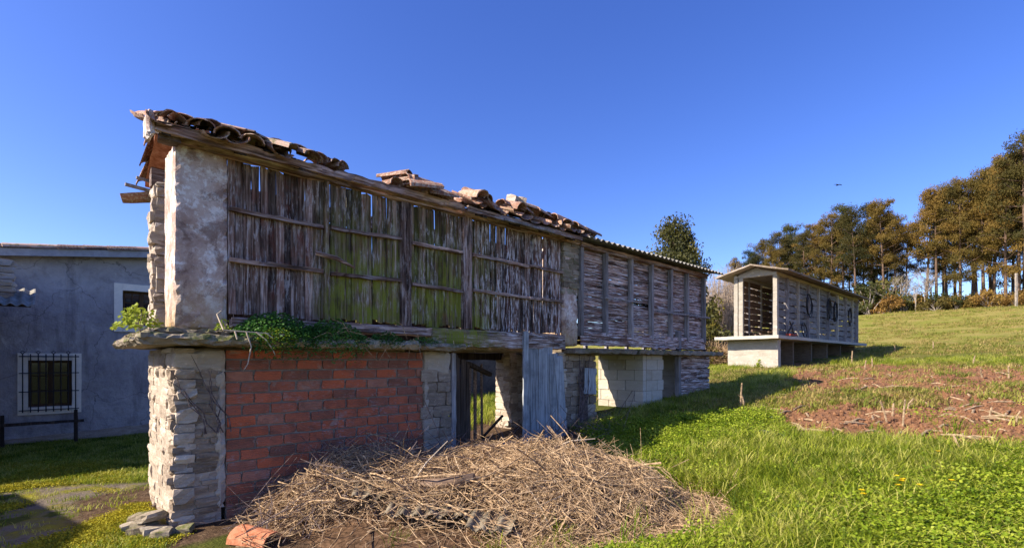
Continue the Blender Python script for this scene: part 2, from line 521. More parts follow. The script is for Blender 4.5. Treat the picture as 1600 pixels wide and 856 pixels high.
def m_tile2(nt):
    n1 = f_noise(nt, posn(nt), 20, 5, .7)
    return f_ramp(nt, n1, [(.35, (.30, .10, .045)), (.55, (.48, .19, .10)), (.75, (.55, .33, .22))]), (n1, .4, .005)
M['tile_clean'] = new_mat('orange_tile', m_tile2, .85, .2)
def m_fibre(nt):
    P = posn(nt); n1 = f_noise(nt, P, 8, 6, .7); n2 = f_noise(nt, P, 40, 4, .7)
    c = f_ramp(nt, n1, [(.3, (.14, .12, .09)), (.5, (.28, .26, .22)), (.7, (.40, .38, .34))])
    c = f_mix(nt, f_map(nt, n2, .56, .66, 0, .6), c, (.16, .14, .07))
    return c, (n2, .4, .006)
M['fibre'] = new_mat('fibre_cement', m_fibre, .93, .15)
def m_hplaster(nt):
    P = posn(nt); n1 = f_noise(nt, P, 1.3, 6, .7, .4); n2 = f_noise(nt, P, 7, 7, .7); n3 = f_noise(nt, P, 3.1, 5, .7, .8)
    c = f_ramp(nt, n1, [(.3, (.30, .27, .27)), (.5, (.42, .385, .38)), (.7, (.54, .50, .49))])
    c = f_mix(nt, f_map(nt, n2, .53, .64, 0, .45), c, (.24, .215, .21))
    ck = nd(nt, 'ShaderNodeTexVoronoi', {'Vector': f_add(nt, P, nd(nt, 'ShaderNodeVectorMath', {0: nd(nt, 'ShaderNodeTexNoise', {'Vector': P, 'Scale': 2.0, 'Detail': 5.0}).outputs[1], 3: .8}, operation='SCALE').outputs[0]), 'Scale': .8}, feature='DISTANCE_TO_EDGE').outputs[0]
    c = f_mix(nt, f_map(nt, ck, .008, .0, 0, .7), c, (.10, .09, .09))
    rn = f_map(nt, f_noise(nt, f_scale(nt, P, (3, 3, .35)), 1.0, 6, .7), .55, .68, 0, .55)
    c = f_mix(nt, rn, c, (.17, .15, .145))
    c = f_mix(nt, f_map(nt, n3, .62, .70, 0, .6), c, (.62, .58, .56))
    return c, (f_m(nt, 'ADD', n2, f_m(nt, 'MULTIPLY', n1, .6)), .8, .06)
M['hplaster'] = new_mat('grey_render', m_hplaster, .95, .1)
def flat(c, v=.12, sc=12):
    def fn(nt):
        n = f_noise(nt, posn(nt), sc, 5, .7)
        return f_ramp(nt, n, [(.3, tuple(k * (1 - v * 2) for k in c)), (.7, tuple(min(1, k * (1 + v)) for k in c))]), (n, .3, .004)
    return fn
M['creampaint'] = new_mat('cream_paint', flat((.90, .80, .66), .05), .7)
M['fascia'] = new_mat('fascia_grey', flat((.34, .34, .37)), .8)
M['iron'] = new_mat('rusty_iron', flat((.03, .022, .02), .3), .6, .4)
M['rubber'] = new_mat('black_hose', flat((.014, .014, .016), .3), .5, .4)
M['glass'] = new_mat('dark_glass', lambda nt: ((.012, .016, .022), None), .06, .6)
M['redrag'] = new_mat('red_tin', flat((.32, .05, .03), .3), .7)
M['soil'] = new_mat('dark_soil', flat((.13, .075, .042), .45, 25), .97, .1)
M['barnwall'] = new_mat('barn_wall', flat((.16, .125, .10), .3, 3), .95, .1)
M['bluepaint'] = new_mat('blue_door_paint', flat((.03, .055, .16), .3), .7)
M['bird'] = new_mat('dark_feather', flat((.02, .02, .025)), .8)

# ------------------------------------------------------------------ ground
def axis(lo, hi, dense_lo, dense_hi, step, grow=1.13):
    a = list(np.arange(dense_lo, dense_hi + 1e-6, step))
    s = step; x = a[-1]
    while x < hi: s *= grow; x += s; a.append(x)
    s = step; x = a[0]; b = []
    while x > lo: s *= grow; x -= s; b.append(x)
    return np.array(b[::-1] + a)
gx = axis(-700, 900, -7, 12, .11); gy = axis(-300, 1200, 2.6, 17, .11)
GX, GY = np.meshgrid(gx, gy)
GZ = zg(GX, GY)
nxg, nyg = len(gx), len(gy)
me = bpy.data.meshes.new('ground')
vv = np.stack([GX.ravel(), GY.ravel(), GZ.ravel()], 1)
idx = np.arange(nxg * nyg).reshape(nyg, nxg)
ff = np.stack([idx[:-1, :-1].ravel(), idx[:-1, 1:].ravel(), idx[1:, 1:].ravel(), idx[1:, :-1].ravel()], 1)
me.from_pydata(vv.tolist(), [], ff.tolist())
me.polygons.foreach_set('use_smooth', [True] * len(me.polygons))
at = me.attributes.new('dirt', 'FLOAT', 'POINT')
at.data.foreach_set('value', dirt_mask(GX, GY).ravel())
# old paving with moss in the yard left of the granary
pav = (sstep(-3.15 - GX, 0, .5) * sstep(6.4 - GY, 0, 1.0)).ravel()
at = me.attributes.new('paving', 'FLOAT', 'POINT'); at.data.foreach_set('value', pav)
# yellow moss and trodden soil around the brush heap and along the wall
_d = C0; 
uu = (GX - C0.x) * CU.x + (GY - C0.y) * CU.y; vl = (GX - C0.x) * CV.x + (GY - C0.y) * CV.y
bare = np.maximum(sstep(-np.hypot((GX + .15) / 2.2, (GY - 4.25) / 1.2), -1.15, -.8) * sstep(GX, -2.7, -2.2), sstep(-np.abs(vl - .8), -1.5, -1.0) * sstep(uu, -1, -.2) * sstep(-uu, -5.8, -5.2)).ravel()
at = me.attributes.new('bare', 'FLOAT', 'POINT'); at.data.foreach_set('value', bare)
def m_ground(nt):
    P = posn(nt)
    A = lambda n: nd(nt, 'ShaderNodeAttribute', attribute_name=n).outputs['Fac']
    n0 = f_noise(nt, P, .35, 5, .6); n1 = f_noise(nt, P, 2.5, 6, .7); n2 = f_noise(nt, P, 14, 6, .7); n3 = f_noise(nt, P, 45, 4, .7)
    g = f_ramp(nt, f_m(nt, 'ADD', f_m(nt, 'MULTIPLY', n1, .6), f_m(nt, 'MULTIPLY', n2, .4)), [(.3, (.04, .045, .010)), (.5, (.075, .085, .014)), (.7, (.12, .115, .025))])
    fg = f_ramp(nt, f_m(nt, 'ADD', f_m(nt, 'MULTIPLY', n1, .45), f_m(nt, 'MULTIPLY', f_noise(nt, P, 6, 6, .75), .55)), [(.3, (.085, .11, .014)), (.5, (.18, .19, .028)), (.7, (.30, .27, .055))])
    # far field: ochre stubble patches between the green
    far = f_map(nt, f_m(nt, 'ADD', f_m(nt, 'MULTIPLY', n0, .65), f_m(nt, 'MULTIPLY', n2, .35)), .42, .62)
    dist = f_map(nt, nd(nt, 'ShaderNodeSeparateXYZ', {0: P}).outputs[1], 14, 30)
    fg = f_mix(nt, f_m(nt, 'MULTIPLY', far, .65), fg, (.36, .25, .10))
    g = f_mix(nt, dist, g, fg)
    d = f_ramp(nt, f_m(nt, 'ADD', f_m(nt, 'MULTIPLY', n2, .6), f_m(nt, 'MULTIPLY', n3, .4)), [(.3, (.10, .045, .022)), (.5, (.25, .12, .060)), (.7, (.38, .22, .125))])
    dm = f_map(nt, f_m(nt, 'MULTIPLY', A('dirt'), f_map(nt, n1, .34, .52, .3, 1.0)), .28, .45)
    c = f_mix(nt, dm, g, d)
    pv = f_ramp(nt, n1, [(.32, (.08, .062, .05)), (.46, (.20, .16, .125)), (.56, (.19, .16, .05)), (.68, (.27, .24, .02))])
    pm = f_map(nt, f_m(nt, 'MULTIPLY', A('paving'), f_map(nt, f_noise(nt, P, 1.1, 4, .6), .40, .54, .15, 1.0)), .35, .55)
    c = f_mix(nt, pm, c, pv)
    bs = f_ramp(nt, n2, [(.3, (.05, .03, .018)), (.55, (.12, .075, .045)), (.75, (.2, .14, .085))])
    c = f_mix(nt, f_map(nt, f_m(nt, 'ADD', A('bare'), f_m(nt, 'MULTIPLY', f_m(nt, 'SUBTRACT', n1, .5), .8)), .35, .6), c, bs)
    return c, (f_m(nt, 'ADD', n2, f_m(nt, 'MULTIPLY', n3, .5)), .9, .05)
M['ground'] = new_mat('field_ground', m_ground, .97, .1)
me.materials.append(M['ground'])
ground = put('ground', me); ground['kind'] = 'structure'

# ================================================================== OLD GRANARY (frame u, v, z)
STONES = [mk_mesh('stone', *unit_block(100 + i, .045, .92, .985), M['stone']) for i in range(12)]
STONES_SHADED = [with_mat(m, M['stone_dark']) for m in STONES]  # darker copies for front faces turned from the sun; shade put into colour
BRICKS = [mk_mesh('brick', *unit_block(200 + i, .028, .94, .98), M['brick']) for i in range(8)]
BOARDS = [mk_mesh('board', *unit_board(300 + i), M['board']) for i in range(14)]
SLATS = [mk_mesh('slat', *unit_board(340 + i, 8, .10, .008), M['slat']) for i in range(10)]

def stone_face(parent, u0, u1, v, z0, z1, normal, seed, meshes=STONES, hmin=.045, hmax=.11, lmin=.10, lmax=.30, depth=.16, skip=None, batter=0.0):
    """courses of uneven stones on a face; normal 'u-' 'v-' 'u+'; u0..u1 is the running coordinate"""
    r = random.Random(seed); z = z0
    while z < z1 - .02:
        h = min(r.uniform(hmin, hmax), z1 - z + .01); a = u0 - r.uniform(0, .05)
        while a < u1 - .02:
            l = r.uniform(lmin, lmax)
            if u1 - (a + l) < .06: l = u1 - a + r.uniform(-.005, .012)
            cz = z + h / 2; ca = a + l / 2
            if not (skip and skip(ca, cz)):
                prou = r.uniform(-.012, .010) - batter * (1 - (z - z0) / max(.1, z1 - z0))
                dim = (l * 1.0, depth * r.uniform(.9, 1.05), h * .98)
                if normal == 'v-': loc = (ca, v + depth / 2 + prou, cz); rot = (U(-.04, .04), U(-.05, .05), U(-.05, .05))
                elif normal == 'v+': loc = (ca, v - depth / 2 - prou, cz); rot = (U(-.04, .04), U(-.05, .05), U(-.05, .05))
                elif normal == 'u-': loc = (v + depth / 2 + prou, ca, cz); rot = (U(-.04, .04), U(-.05, .05), math.pi / 2 + U(-.05, .05))
                put('stone', r.choice(meshes), parent, loc, rot, dim)
            a += l
        z += h

def pt(name, V, F, m, parent=gran, smooth=False):
    return obj(name, V, F, m, parent, smooth)

def gz(u, v):     # ground level in the granary frame
    p = wp(u, v); return zf(p.x, p.y)

# --- near end: stone pier/end wall under the slab
core = pt('stone_pier', *noisy_box(.010, .37, .012, 1.46, -.25, 1.60, .06, .008, .01, seed=1), M['piermortar'])
def sk(a, z): return z > 1.40 and a > .06
stone_face(core, .0, .33, .0, -.12, 1.42, 'v-', 11, STONES_SHADED, hmin=.04, hmax=.10, lmin=.12, lmax=.34)
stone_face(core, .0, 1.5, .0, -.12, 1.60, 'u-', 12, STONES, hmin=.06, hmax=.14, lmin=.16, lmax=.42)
pt('plaster_patch', *noisy_box(.025, .40, -.012, .08, 1.39, 1.60, .045, .012, .02, seed=3), M['cement'])
pt('plaster_strip', *noisy_box(.305, .40, -.014, .08, .15, 1.42, .045, .014, .03, seed=4), M['cement'])
# --- brick infill
bw = pt('brick_wall', *noisy_box(.40, 2.53, .030, .16, -.15, 1.60, .2, .002, .002, seed=5), M['brickmortar'])
rowh = .1055; z = .04; k = 0
while z < 1.56:
    a = .40 - (.125 if k % 2 else 0) + U(-.015, .015)
    h = min(rowh - .013, 1.595 - z)
    while a < 2.52:
        b0 = max(a, .402); b1 = min(a + .246, 2.528)
        if b1 - b0 > .05:
            put('brick', rnd.choice(BRICKS), bw, ((b0 + b1) / 2, .06 + U(-.004, .004), z + h / 2), (U(-.012, .012), U(-.012, .012), U(-.01, .01)), (b1 - b0 - .001 - U(0, .004), .09, h))
        a += .246 + .010
    z += rowh; k += 1
# --- stone pier right of the bricks
core = pt('stone_pier', *noisy_box(2.55, 2.92, .03, .5, -.1, 1.64, .1, .006, .01, seed=6), M['mortar'])
stone_face(core, 2.535, 2.94, .0, -.05, 1.38, 'v-', 21, STONES_SHADED, hmin=.07, hmax=.17, lmin=.12, lmax=.36)
pt('plaster_patch', *noisy_box(2.535, 2.935, -.006, .1, 1.32, 1.62, .05, .012, .02, seed=8), M['cement'])
pt('plaster_strip', *noisy_box(2.535, 2.61, -.012, .1, .2, 1.36, .05, .012, .02, seed=9), M['cement'])
# --- cross wall right of the plank door
core = pt('stone_pier', *noisy_box(5.03, 5.93, .03, .5, -.05, 1.64, .12, .006, .01, seed=10), M['mortar'])
stone_face(core, 5.0, 5.95, .0, .2, 1.62, 'v-', 22, STONES_SHADED, hmin=.06, hmax=.15, lmin=.12, lmax=.34)
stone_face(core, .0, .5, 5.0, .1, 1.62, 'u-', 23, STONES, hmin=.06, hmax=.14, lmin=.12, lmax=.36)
core = pt('stone_pier', *noisy_box(5.03, 5.38, 1.12, 1.48, -.05, 1.64, .12, .006, .01, seed=14), M['mortar'])
stone_face(core, 1.1, 1.5, 5.0, .0, 1.62, 'u-', 24, STONES, hmin=.06, hmax=.14, lmin=.12, lmax=.36)
stone_face(core, 5.0, 5.4, 1.1, .0, 1.62, 'v-', 25, STONES, hmin=.06, hmax=.14, lmin=.12, lmax=.36)
# --- slabs of the ledge
slab_runs = [(-.28, .62, -.34, 1.72), (.63, 1.55, -.34, 1.70), (1.56, 2.32, -.33, 1.71), (2.33, 2.98, -.30, 1.70)]
for i, (a, b, v0, v1) in enumerate(slab_runs):
    pt('slab_stone', *noisy_box(a, b, v0 + U(-.03, .03), v1, 1.625 + U(-.006, .006), 1.712 + U(-.012, .012), .042, .022, .035, 7, seed=20 + i), M['slab'])
pt('slab_stone', *noisy_box(-.24, .55, -.24, 1.6, 1.714, 1.762, .042, .016, .04, 8, seed=30), M['slab'])
pt('slab_stone', *noisy_box(2.99, 5.02, .30, 1.7, 1.63, 1.73, .12, .008, .02, 5, seed=31), M['slab'])
# --- timber lintel over the opening
pt('lintel', *noisy_box(2.60, 5.06, -.10, .10, 1.665, 1.905, .09, .010, .018, 4, seed=33), m_wood_v('mossy_lintel', True, True, .1, .9))
pt('sill_beam', *noisy_box(.42, 2.62, -.07, .08, 1.79, 1.905, .09, .012, .02, 4, seed=34), M['beam'])
# --- upper piers
pt('upper_pier', *noisy_box(.0, .418, .0, .50, 1.755, 3.40, .045, .008, .022, 5, seed=40), M['plaster'])
c2 = pt('upper_pier', *noisy_box(.02, .40, 1.07, 1.46, 1.755, 3.28, .08, .006, .01, 5, seed=41), M['mortar'])
stone_face(c2, 1.04, 1.5, .0, 1.76, 3.30, 'u-', 44, STONES, hmin=.07, hmax=.16, lmin=.16, lmax=.4)
stone_face(c2, .0, .4, 1.04, 1.76, 3.30, 'v-', 45, STONES, hmin=.07, hmax=.16, lmin=.16, lmax=.3)
core = pt('upper_pier', *noisy_box(5.12, 5.48, .0, .5, 1.73, 3.36, .045, .007, .02, 5, seed=42), M['plaster'])
stone_face(core, 5.11, 5.49, -.012, 2.55, 3.36, 'v-', 46, [with_mat(m, M['slab']) for m in STONES[:6]], hmin=.05, hmax=.11, lmin=.12, lmax=.32, depth=.1)

# --- upright boards between posts
def board(u0, u1, z0, z1, v=.045, th=.02, tilt=.0, parent=gran, meshes=BOARDS, vv=None):
    return put('board', rnd.choice(meshes), parent, ((u0 + u1) / 2, v, z0), (U(-.006, .006), tilt, U(-.12, .12) + (math.pi if rnd.random() < .5 else 0)), (u1 - u0, th, z1 - z0))
def bay(u0, u1, wmin, wmax, gmin, gmax, ztop=3.385, zbot=1.925):
    a = u0 + .004
    while a < u1 - .02:
        w = min(U(wmin, wmax), u1 - a)
        if w > .02:
            board(a, a + w, zbot + U(-.02, .02) + (U(0, .05) if rnd.random() < .15 else 0), ztop - U(0, .03), .045 + U(-.013, .013), tilt=U(-.006, .006))
        a += w + (U(gmin, gmax) if rnd.random() < .5 else U(.0005, .002))
bay(.42, 1.31, .055, .075, .002, .008)
bay(1.375, 2.225, .05, .07, .001, .005)
bay(2.36, 3.125, .045, .065, .001, .004)
bay(3.285, 5.11, .045, .065, .001, .004)
for (a, b, z0, z1, m) in ((1.305, 1.365, 1.92, 3.42, 'board'), (2.225, 2.355, 1.91, 3.42, 'post'), (3.125, 3.275, 1.91, 3.42, 'post')):
    pt('post', *noisy_box(a, b, -.015, .075, z0, z1, .07, .006, .006, 6, seed=int(a * 100)), M[m])
# board patches nailed on the fourth bay
for a in (3.52, 4.28, 4.46):
    board(a, a + .075, 1.93, 3.38, .02, .018)
# rails with rough edges
def rail(u0, u1, z, h=.045, v0=-.028, v1=.028, dz=.0, seed=0, m='beam'):
    V, F = noisy_box(u0, u1, v0, v1, z - h / 2, z + h / 2, .05, .007, .006, 7, seed)
    V = [p + Vector((0, 0, dz * (p.x - u0) / (u1 - u0))) for p in V]
    pt('rail', V, F, M[m])
for i, (a, b) in enumerate(((.42, 1.30), (1.37, 2.22), (2.36, 3.12), (3.28, 4.33), (4.34, 5.10))):
    rail(a, b, 2.885 + U(-.012, .012), dz=U(-.02, .04), seed=60 + i)
    rail(a, b, 2.420 + U(-.012, .012), dz=U(-.02, .03), seed=70 + i)
V, F = [], []
tube_into(V, F, [(1.20, -.05, 2.60), (1.42, -.06, 2.57), (1.62, -.05, 2.50)], [.022, .024, .012], 6)
pt('loose_lath', V, F, M['beam'])
# --- back side: remains of boards, their dark wood painting the shade inside
a = .55
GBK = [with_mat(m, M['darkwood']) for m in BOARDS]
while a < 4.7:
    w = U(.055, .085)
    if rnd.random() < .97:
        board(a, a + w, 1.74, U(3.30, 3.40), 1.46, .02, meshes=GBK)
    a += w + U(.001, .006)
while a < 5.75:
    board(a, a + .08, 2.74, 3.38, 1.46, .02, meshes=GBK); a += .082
pt('rail', *noisy_box(.4, 5.1, 1.40, 1.45, 2.55, 2.62, .2, .006, .006, 6, 81), M['beam'])
pt('wall_plate', *noisy_box(.0, 5.5, 1.36, 1.50, 3.36, 3.56, .2, .008, .01, 6, 82), M['beam'])
# --- top beams along the front
pt('wall_plate', *noisy_box(-.10, 5.52, -.045, .09, 3.365, 3.455, .09, .010, .015, 5, 83), M['beam'])
pt('eave_board', *noisy_box(-.17, 1.22, -.215, -.165, 3.36, 3.455, .08, .010, .012, 5, 84), M['beam'])
pt('eave_board', *noisy_box(3.05, 5.35, -.215, -.165, 3.37, 3.455, .08, .012, .012, 5, 85), M['beam'])
pt('eave_board', *noisy_box(3.62, 4.62, -.27, -.20, 3.355, 3.395, .08, .008, .012, 5, 86), M['greywood'])
pt('eave_board', *noisy_box(1.2, 3.1, -.13, -.05, 3.39, 3.49, .08, .012, .015, 5, 87), M['beam'])
for u in (-.12, .45, .98, 3.3, 3.9, 4.5, 5.1):
    V, F = noisy_box(u, u + .07, -.20, .82, -.04, .04, .09, .005, .005, 6, int(u * 50))
    V = [Vector((p.x, p.y, p.z + 3.385 + (p.y + .2) * .36)) for p in V]
    if u in (.45, .98): V = [Vector((p.x, min(p.y, .30), p.z)) for p in V]
    pt('rafter', V, F, M['darkwood'])
pt('beam_end', *noisy_box(-.13, .03, -.16, -.02, 3.325, 3.385, .04, .008, .012, 6, 88), M['log'])

# --- broken tile roof: boarding with the tiles lying on it
def slope_pt(u, d, lift=0.0):      # d metres up the slope from the eave
    return (u, -.24 + d * .94, 3.43 + d * .34 + lift)
roofb = pt('roof_boarding', *[(lambda VF: ([Vector((p.x, p.y, 3.425 + (p.y + .22) * .36 + p.z)) for p in VF[0]], VF[1]))(noisy_box(-.15, .95, -.22, .55, 0, .025, .09, .006, .012, 6, 90))][0], M['darkwood'])
roofb2 = pt('roof_boarding', *[(lambda VF: ([Vector((p.x, p.y, 3.43 + (p.y + .22) * .36 + p.z)) for p in VF[0]], VF[1]))(noisy_box(3.1, 5.5, -.22, .60, 0, .025, .1, .006, .015, 6, 91))][0], M['darkwood'])
TILES = [mk_mesh('roof_tile', *barrel_tile(500 + i, U(.36, .44), U(.095, .115), U(.08, .09), broken=U(0, .02)), M['tile'], True) for i in range(8)]
for m_ in TILES:
    m_.polygons.foreach_set('use_smooth', [False] * len(m_.polygons))
PITCH = math.atan(.36)
def tile(parent, loc, rx=0.0, ry=0.0, rz=0.0, s=1.0):
    put('roof_tile', rnd.choice(TILES), parent, loc, (PITCH + rx, ry, rz), (s, s, s))
for row in range(3):
    lim = (1.05, .80, .45)[row]
    a = -.13
    while a < lim:
        p = slope_pt(a + U(-.015, .015), row * .30 - .09 + U(-.03, .03), .03)
        if rnd.random() < .7: put('roof_tile', rnd.choice(TILES), roofb, (p[0], p[1], p[2] + .02), (-PITCH + U(-.06, .06), math.pi + U(-.25, .25), U(-.25, .25)), (1, 1, .7))
        p = slope_pt(a + .10 + U(-.015, .015), row * .30 - .08 + U(-.05, .05), .045)
        if rnd.random() < .85: put('roof_tile', rnd.choice(TILES), roofb, p, (PITCH + U(-.12, .12), U(-.25, .25), U(-.35, .35)), (1, U(.7, 1), .75))
        a += .185
for _ in range(14):      # tiles slid out of place at the end
    a = U(.0, 1.0)
    p = slope_pt(a, U(-.06, .2), U(.05, .09))
    put('roof_tile', rnd.choice(TILES), roofb, p, (PITCH * .6 + U(-.15, .15), U(-.4, .4), U(-1.3, 1.3)), (1, U(.4, .8), .6))
# roof of the back slope, still there over the near end
rb3 = pt('roof_boarding', *[(lambda VF: ([Vector((p.x, p.y, 3.83 - (p.y - .75) * .42 + p.z)) for p in VF[0]], VF[1]))(noisy_box(-.02, .34, .72, 1.72, 0, .02, .09, .006, .012, 6, 92))][0], M['tile_clean'])
for row in range(3):
    for a in (.03, .2, .34):
        d = row * .3
        put('roof_tile', rnd.choice(TILES), rb3, (a, 1.84 - d, 3.44 + d * .42 + .03), (math.atan(.42), U(-.1, .1), math.pi + U(-.1, .1)))
# tile and laths sticking out at the back eave
put('roof_tile', TILES[0], gran, (.10, 1.62, 3.36), (.25, math.pi, math.radians(80)), (1.1, .8, 1.1))
for (p0, p1, r_) in (((-.20, 1.50, 3.36), (.3, 1.56, 3.33), .022), ((.05, 1.8, 3.42), (.2, 1.0, 3.46), .02), ((-.10, 1.55, 3.47), (.3, 1.62, 3.45), .02)):
    V, F = [], []; tube_into(V, F, [p0, p1], r_, 4); pt('lath', V, F, M['greywood'])
# pale mortared tile closing the eave corner
pt('corner_tile', *noisy_box(-.215, -.165, -.25, -.01, 3.30, 3.52, .04, .01, .03, 6, 93), M['plaster'])
# heaps of slid tiles
heap1 = [(1.20, .0), (1.30, .06), (1.38, -.02), (1.46, .02)]
for (u, v) in heap1: put('roof_tile', rnd.choice(TILES), gran, (u, v - .16, 3.49 + U(0, .03)), (U(-.1, .15), U(-.2, .2), U(-.5, .5)), (.8, .75, .8))
for i, (u, z_) in enumerate(((2.10, .0), (2.22, .0), (2.36, .02), (2.20, .075), (2.34, .085), (2.46, .04), (2.30, .14), (2.50, -.02), (2.58, .0))):
    put('roof_tile', rnd.choice(TILES), gran, (u, -.1 + U(-.05, .05), 3.50 + z_), (U(-.1, .1), U(-.25, .25), -math.pi / 2 + U(-.35, .35) if i % 2 else U(-.8, .8)), (.95, .95, .95))
for row in range(2):
    a = 3.1
    while a < 5.5:
        p = (a + U(-.03, .03), -.26 + row * .28 + U(-.06, .05), 3.50 + row * .10 + U(0, .03))
        put('roof_tile', rnd.choice(TILES), roofb2, p, (-PITCH + U(-.1, .1), math.pi + U(-.25, .25), U(-.25, .25)), (1, 1, .65))
        if rnd.random() < .45:
            put('roof_tile', rnd.choice(TILES), roofb2, (p[0] + .1, p[1] + U(-.02, .06), p[2] + U(.02, .06)), (PITCH + U(-.12, .12), U(-.25, .25), U(-.5, .5)))
        a += .19
for (u, v, z_, rz) in ((3.95, -.1, 3.72, -1.3), (4.05, .02, 3.78, -1.7), (4.4, -.05, 3.73, -1.4), (4.75, -.1, 3.70, -1.55), (5.2, -.12, 3.66, -1.45), (5.45, -.1, 3.63, -1.55), (3.35, -.1, 3.66, -1.2), (3.7, -.08, 3.68, -1.5)):
    put('roof_tile', rnd.choice(TILES), roofb2, (u, v, z_ - .07), (U(-.06, .06), U(-.2, .2), rz), (1, 1, 1))
put('stone', STONES[2], roofb2, (4.0, -.05, 3.74), (.2, .1, .3), (.22, .16, .12))
put('stone', STONES[3], roofb2, (4.12, -.08, 3.75), (.2, .3, .9), (.13, .12, .09))

# --- plank door and its post
pt('door_post', *noisy_box(4.10, 4.21, -.135, -.105, .12, 1.92, .08, .005, .005, 6, 110), M['bluewood'])
DP = [with_mat(m, M['bluewood']) for m in BOARDS]
for (a, b, z0, z1, tl, v) in ((4.215, 4.44, .15, 1.70, 0, -.075), (4.445, 4.58, .18, 1.71, .01, -.08), (4.585, 4.76, .15, 1.69, .0, -.078), (4.74, 4.94, .25, 1.60, -.06, -.10), (4.90, 5.07, .25, 1.57, -.10, -.115)):
    put('door_plank', rnd.choice(DP), gran, ((a + b) / 2, v, z0), (0, tl, 0), (b - a, .025, z1 - z0))
# leaning plank right of the door on the stone pier
put('door_plank', DP[3], gran, (5.70, -.06, .95), (0, .05, 0), (.30, .02, .42))
# --- open slatted gate inside the opening, sill timbers, back frame
gate = pt('slatted_gate', *noisy_box(3.02, 3.10, .10, .16, .33, 1.60, .1, .006, .006, 6, 120), M['greywood'])
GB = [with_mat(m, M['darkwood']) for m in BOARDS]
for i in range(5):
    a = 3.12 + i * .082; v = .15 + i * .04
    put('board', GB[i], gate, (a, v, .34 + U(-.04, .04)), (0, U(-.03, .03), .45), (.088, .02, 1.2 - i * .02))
V, F = [], []; tube_into(V, F, [(3.05, .19, 1.50), (3.50, .38, 1.46), (4.2, .7, 1.28)], .04, 4); obj('gate_rail', V, F, M['darkwood'], gate)
LGB = [with_mat(m, M['log']) for m in BOARDS]
for (a, v, w) in ((3.62, .50, .07), (3.80, .58, .09), (3.98, .64, .05)):
    put('board', LGB[int(a * 10) % 8], gate, (a, v, .34), (0, U(-.02, .02), .5), (w, .022, 1.1))
pt('sill_timber', *noisy_box(3.05, 4.2, .02, .14, .20, .34, .09, .008, .012, 6, 121), M['greywood'])
V, F = [], []; tube_into(V, F, [(3.95, .6, .34), (4.5, .75, .62)], .022, 4); pt('brace', V, F, M['darkwood'])
pt('back_lintel', *noisy_box(2.6, 5.0, 1.3, 1.5, 1.50, 1.63, .2, .01, .01, 5, 122), M['darkwood'])

# loose vine remains in front of the stone pier
def vine(name, pts, r0, m, parent):
    V, F = [], []
    tube_into(V, F, pts, r0, 5)
    return obj(name, V, F, m, parent)
# ================================================================== SLATTED GRANARY joined on behind it
SB = 5.5
g2p = wp(SB, 0, 0)
gr2 = thing('slatted_granary', 'granary of thin horizontal slats between posts under a corrugated sheet roof', 'granary', g2p, AX)
def p2(name, V, F, m, parent=gr2, smooth=False):
    return obj(name, [(p[0] - SB, p[1], p[2]) for p in V], F, m, parent, smooth)
posts = [5.53, 6.20, 6.98, 7.68, 8.41, 9.09, 9.87]
for i, u in enumerate(posts):
    p2('post', *noisy_box(u - .035, u + .035, -.055, .03, 1.90, 3.34, .09, .004, .004, 6, 130 + i), M['greywood'])
    p2('post', *noisy_box(u - .04, u + .04, 1.00, 1.06, 1.70, 3.34, .2, .004, .004, 6, 140 + i), M['greywood'])
SL_H = [mk_mesh('slat', [(p[2] - .5, p[1], p[0]) for p in unit_board(340 + i, 8, .10, .006)[0]], unit_board(340 + i, 8, .10, .006)[1], M['slat']) for i in range(10)]
SL_D = [with_mat(m, M['darkwood']) for m in SL_H]  # dark copies for the back, painting shade behind the front gaps
for i in range(len(posts) - 1):
    a, b = posts[i] + .0, posts[i + 1] - .0
    z = 1.985; k = 0
    while z < 3.32:
        h = U(.044, .054)
        if rnd.random() > .012:
            put('slat', rnd.choice(SL_H), gr2, ((a + b) / 2 - SB, .045 + U(-.005, .005), z + h / 2), (U(-.1, .1), U(-.006, .006), U(-.004, .004) + (math.pi if rnd.random() < .5 else 0)), (b - a, .016, h))
        z += h + U(.003, .009)
    # back slats, wider apart; kept as one mesh per bay position
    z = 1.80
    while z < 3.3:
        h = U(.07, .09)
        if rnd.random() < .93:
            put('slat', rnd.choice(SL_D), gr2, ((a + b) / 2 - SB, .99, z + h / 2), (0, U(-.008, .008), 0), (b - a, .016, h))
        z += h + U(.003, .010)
# far gable slats
for k in range(14):
    z = 1.85 + k * .105
    put('slat', rnd.choice(SL_H), gr2, (9.90 - SB, .52, z), (0, 0, math.pi / 2), (.95, .016, .085))
# planks and plates
p2('bottom_plank', *noisy_box(5.50, 8.15, -.05, -.015, 1.74, 1.985, .09, .008, .012, 5, 150), M['slat'])
p2('bottom_plank', *noisy_box(8.16, 9.95, -.04, -.005, 1.72, 1.99, .09, .010, .02, 5, 151), M['slat'])
p2('wall_plate', *noisy_box(5.50, 9.98, -.06, .08, 3.34, 3.42, .12, .005, .006, 5, 152), M['beam'])
p2('wall_plate', *noisy_box(5.50, 9.98, .97, 1.09, 3.34, 3.42, .2, .005, .006, 5, 153), M['beam'])
p2('rail', *noisy_box(7.78, 10.02, -.105, -.06, 2.43, 2.475, .08, .007, .006, 5, 154), M['greywood'])
p2('rail', *noisy_box(6.1, 7.2, -.10, -.06, 2.55, 2.58, .08, .007, .006, 5, 155), M['greywood'])
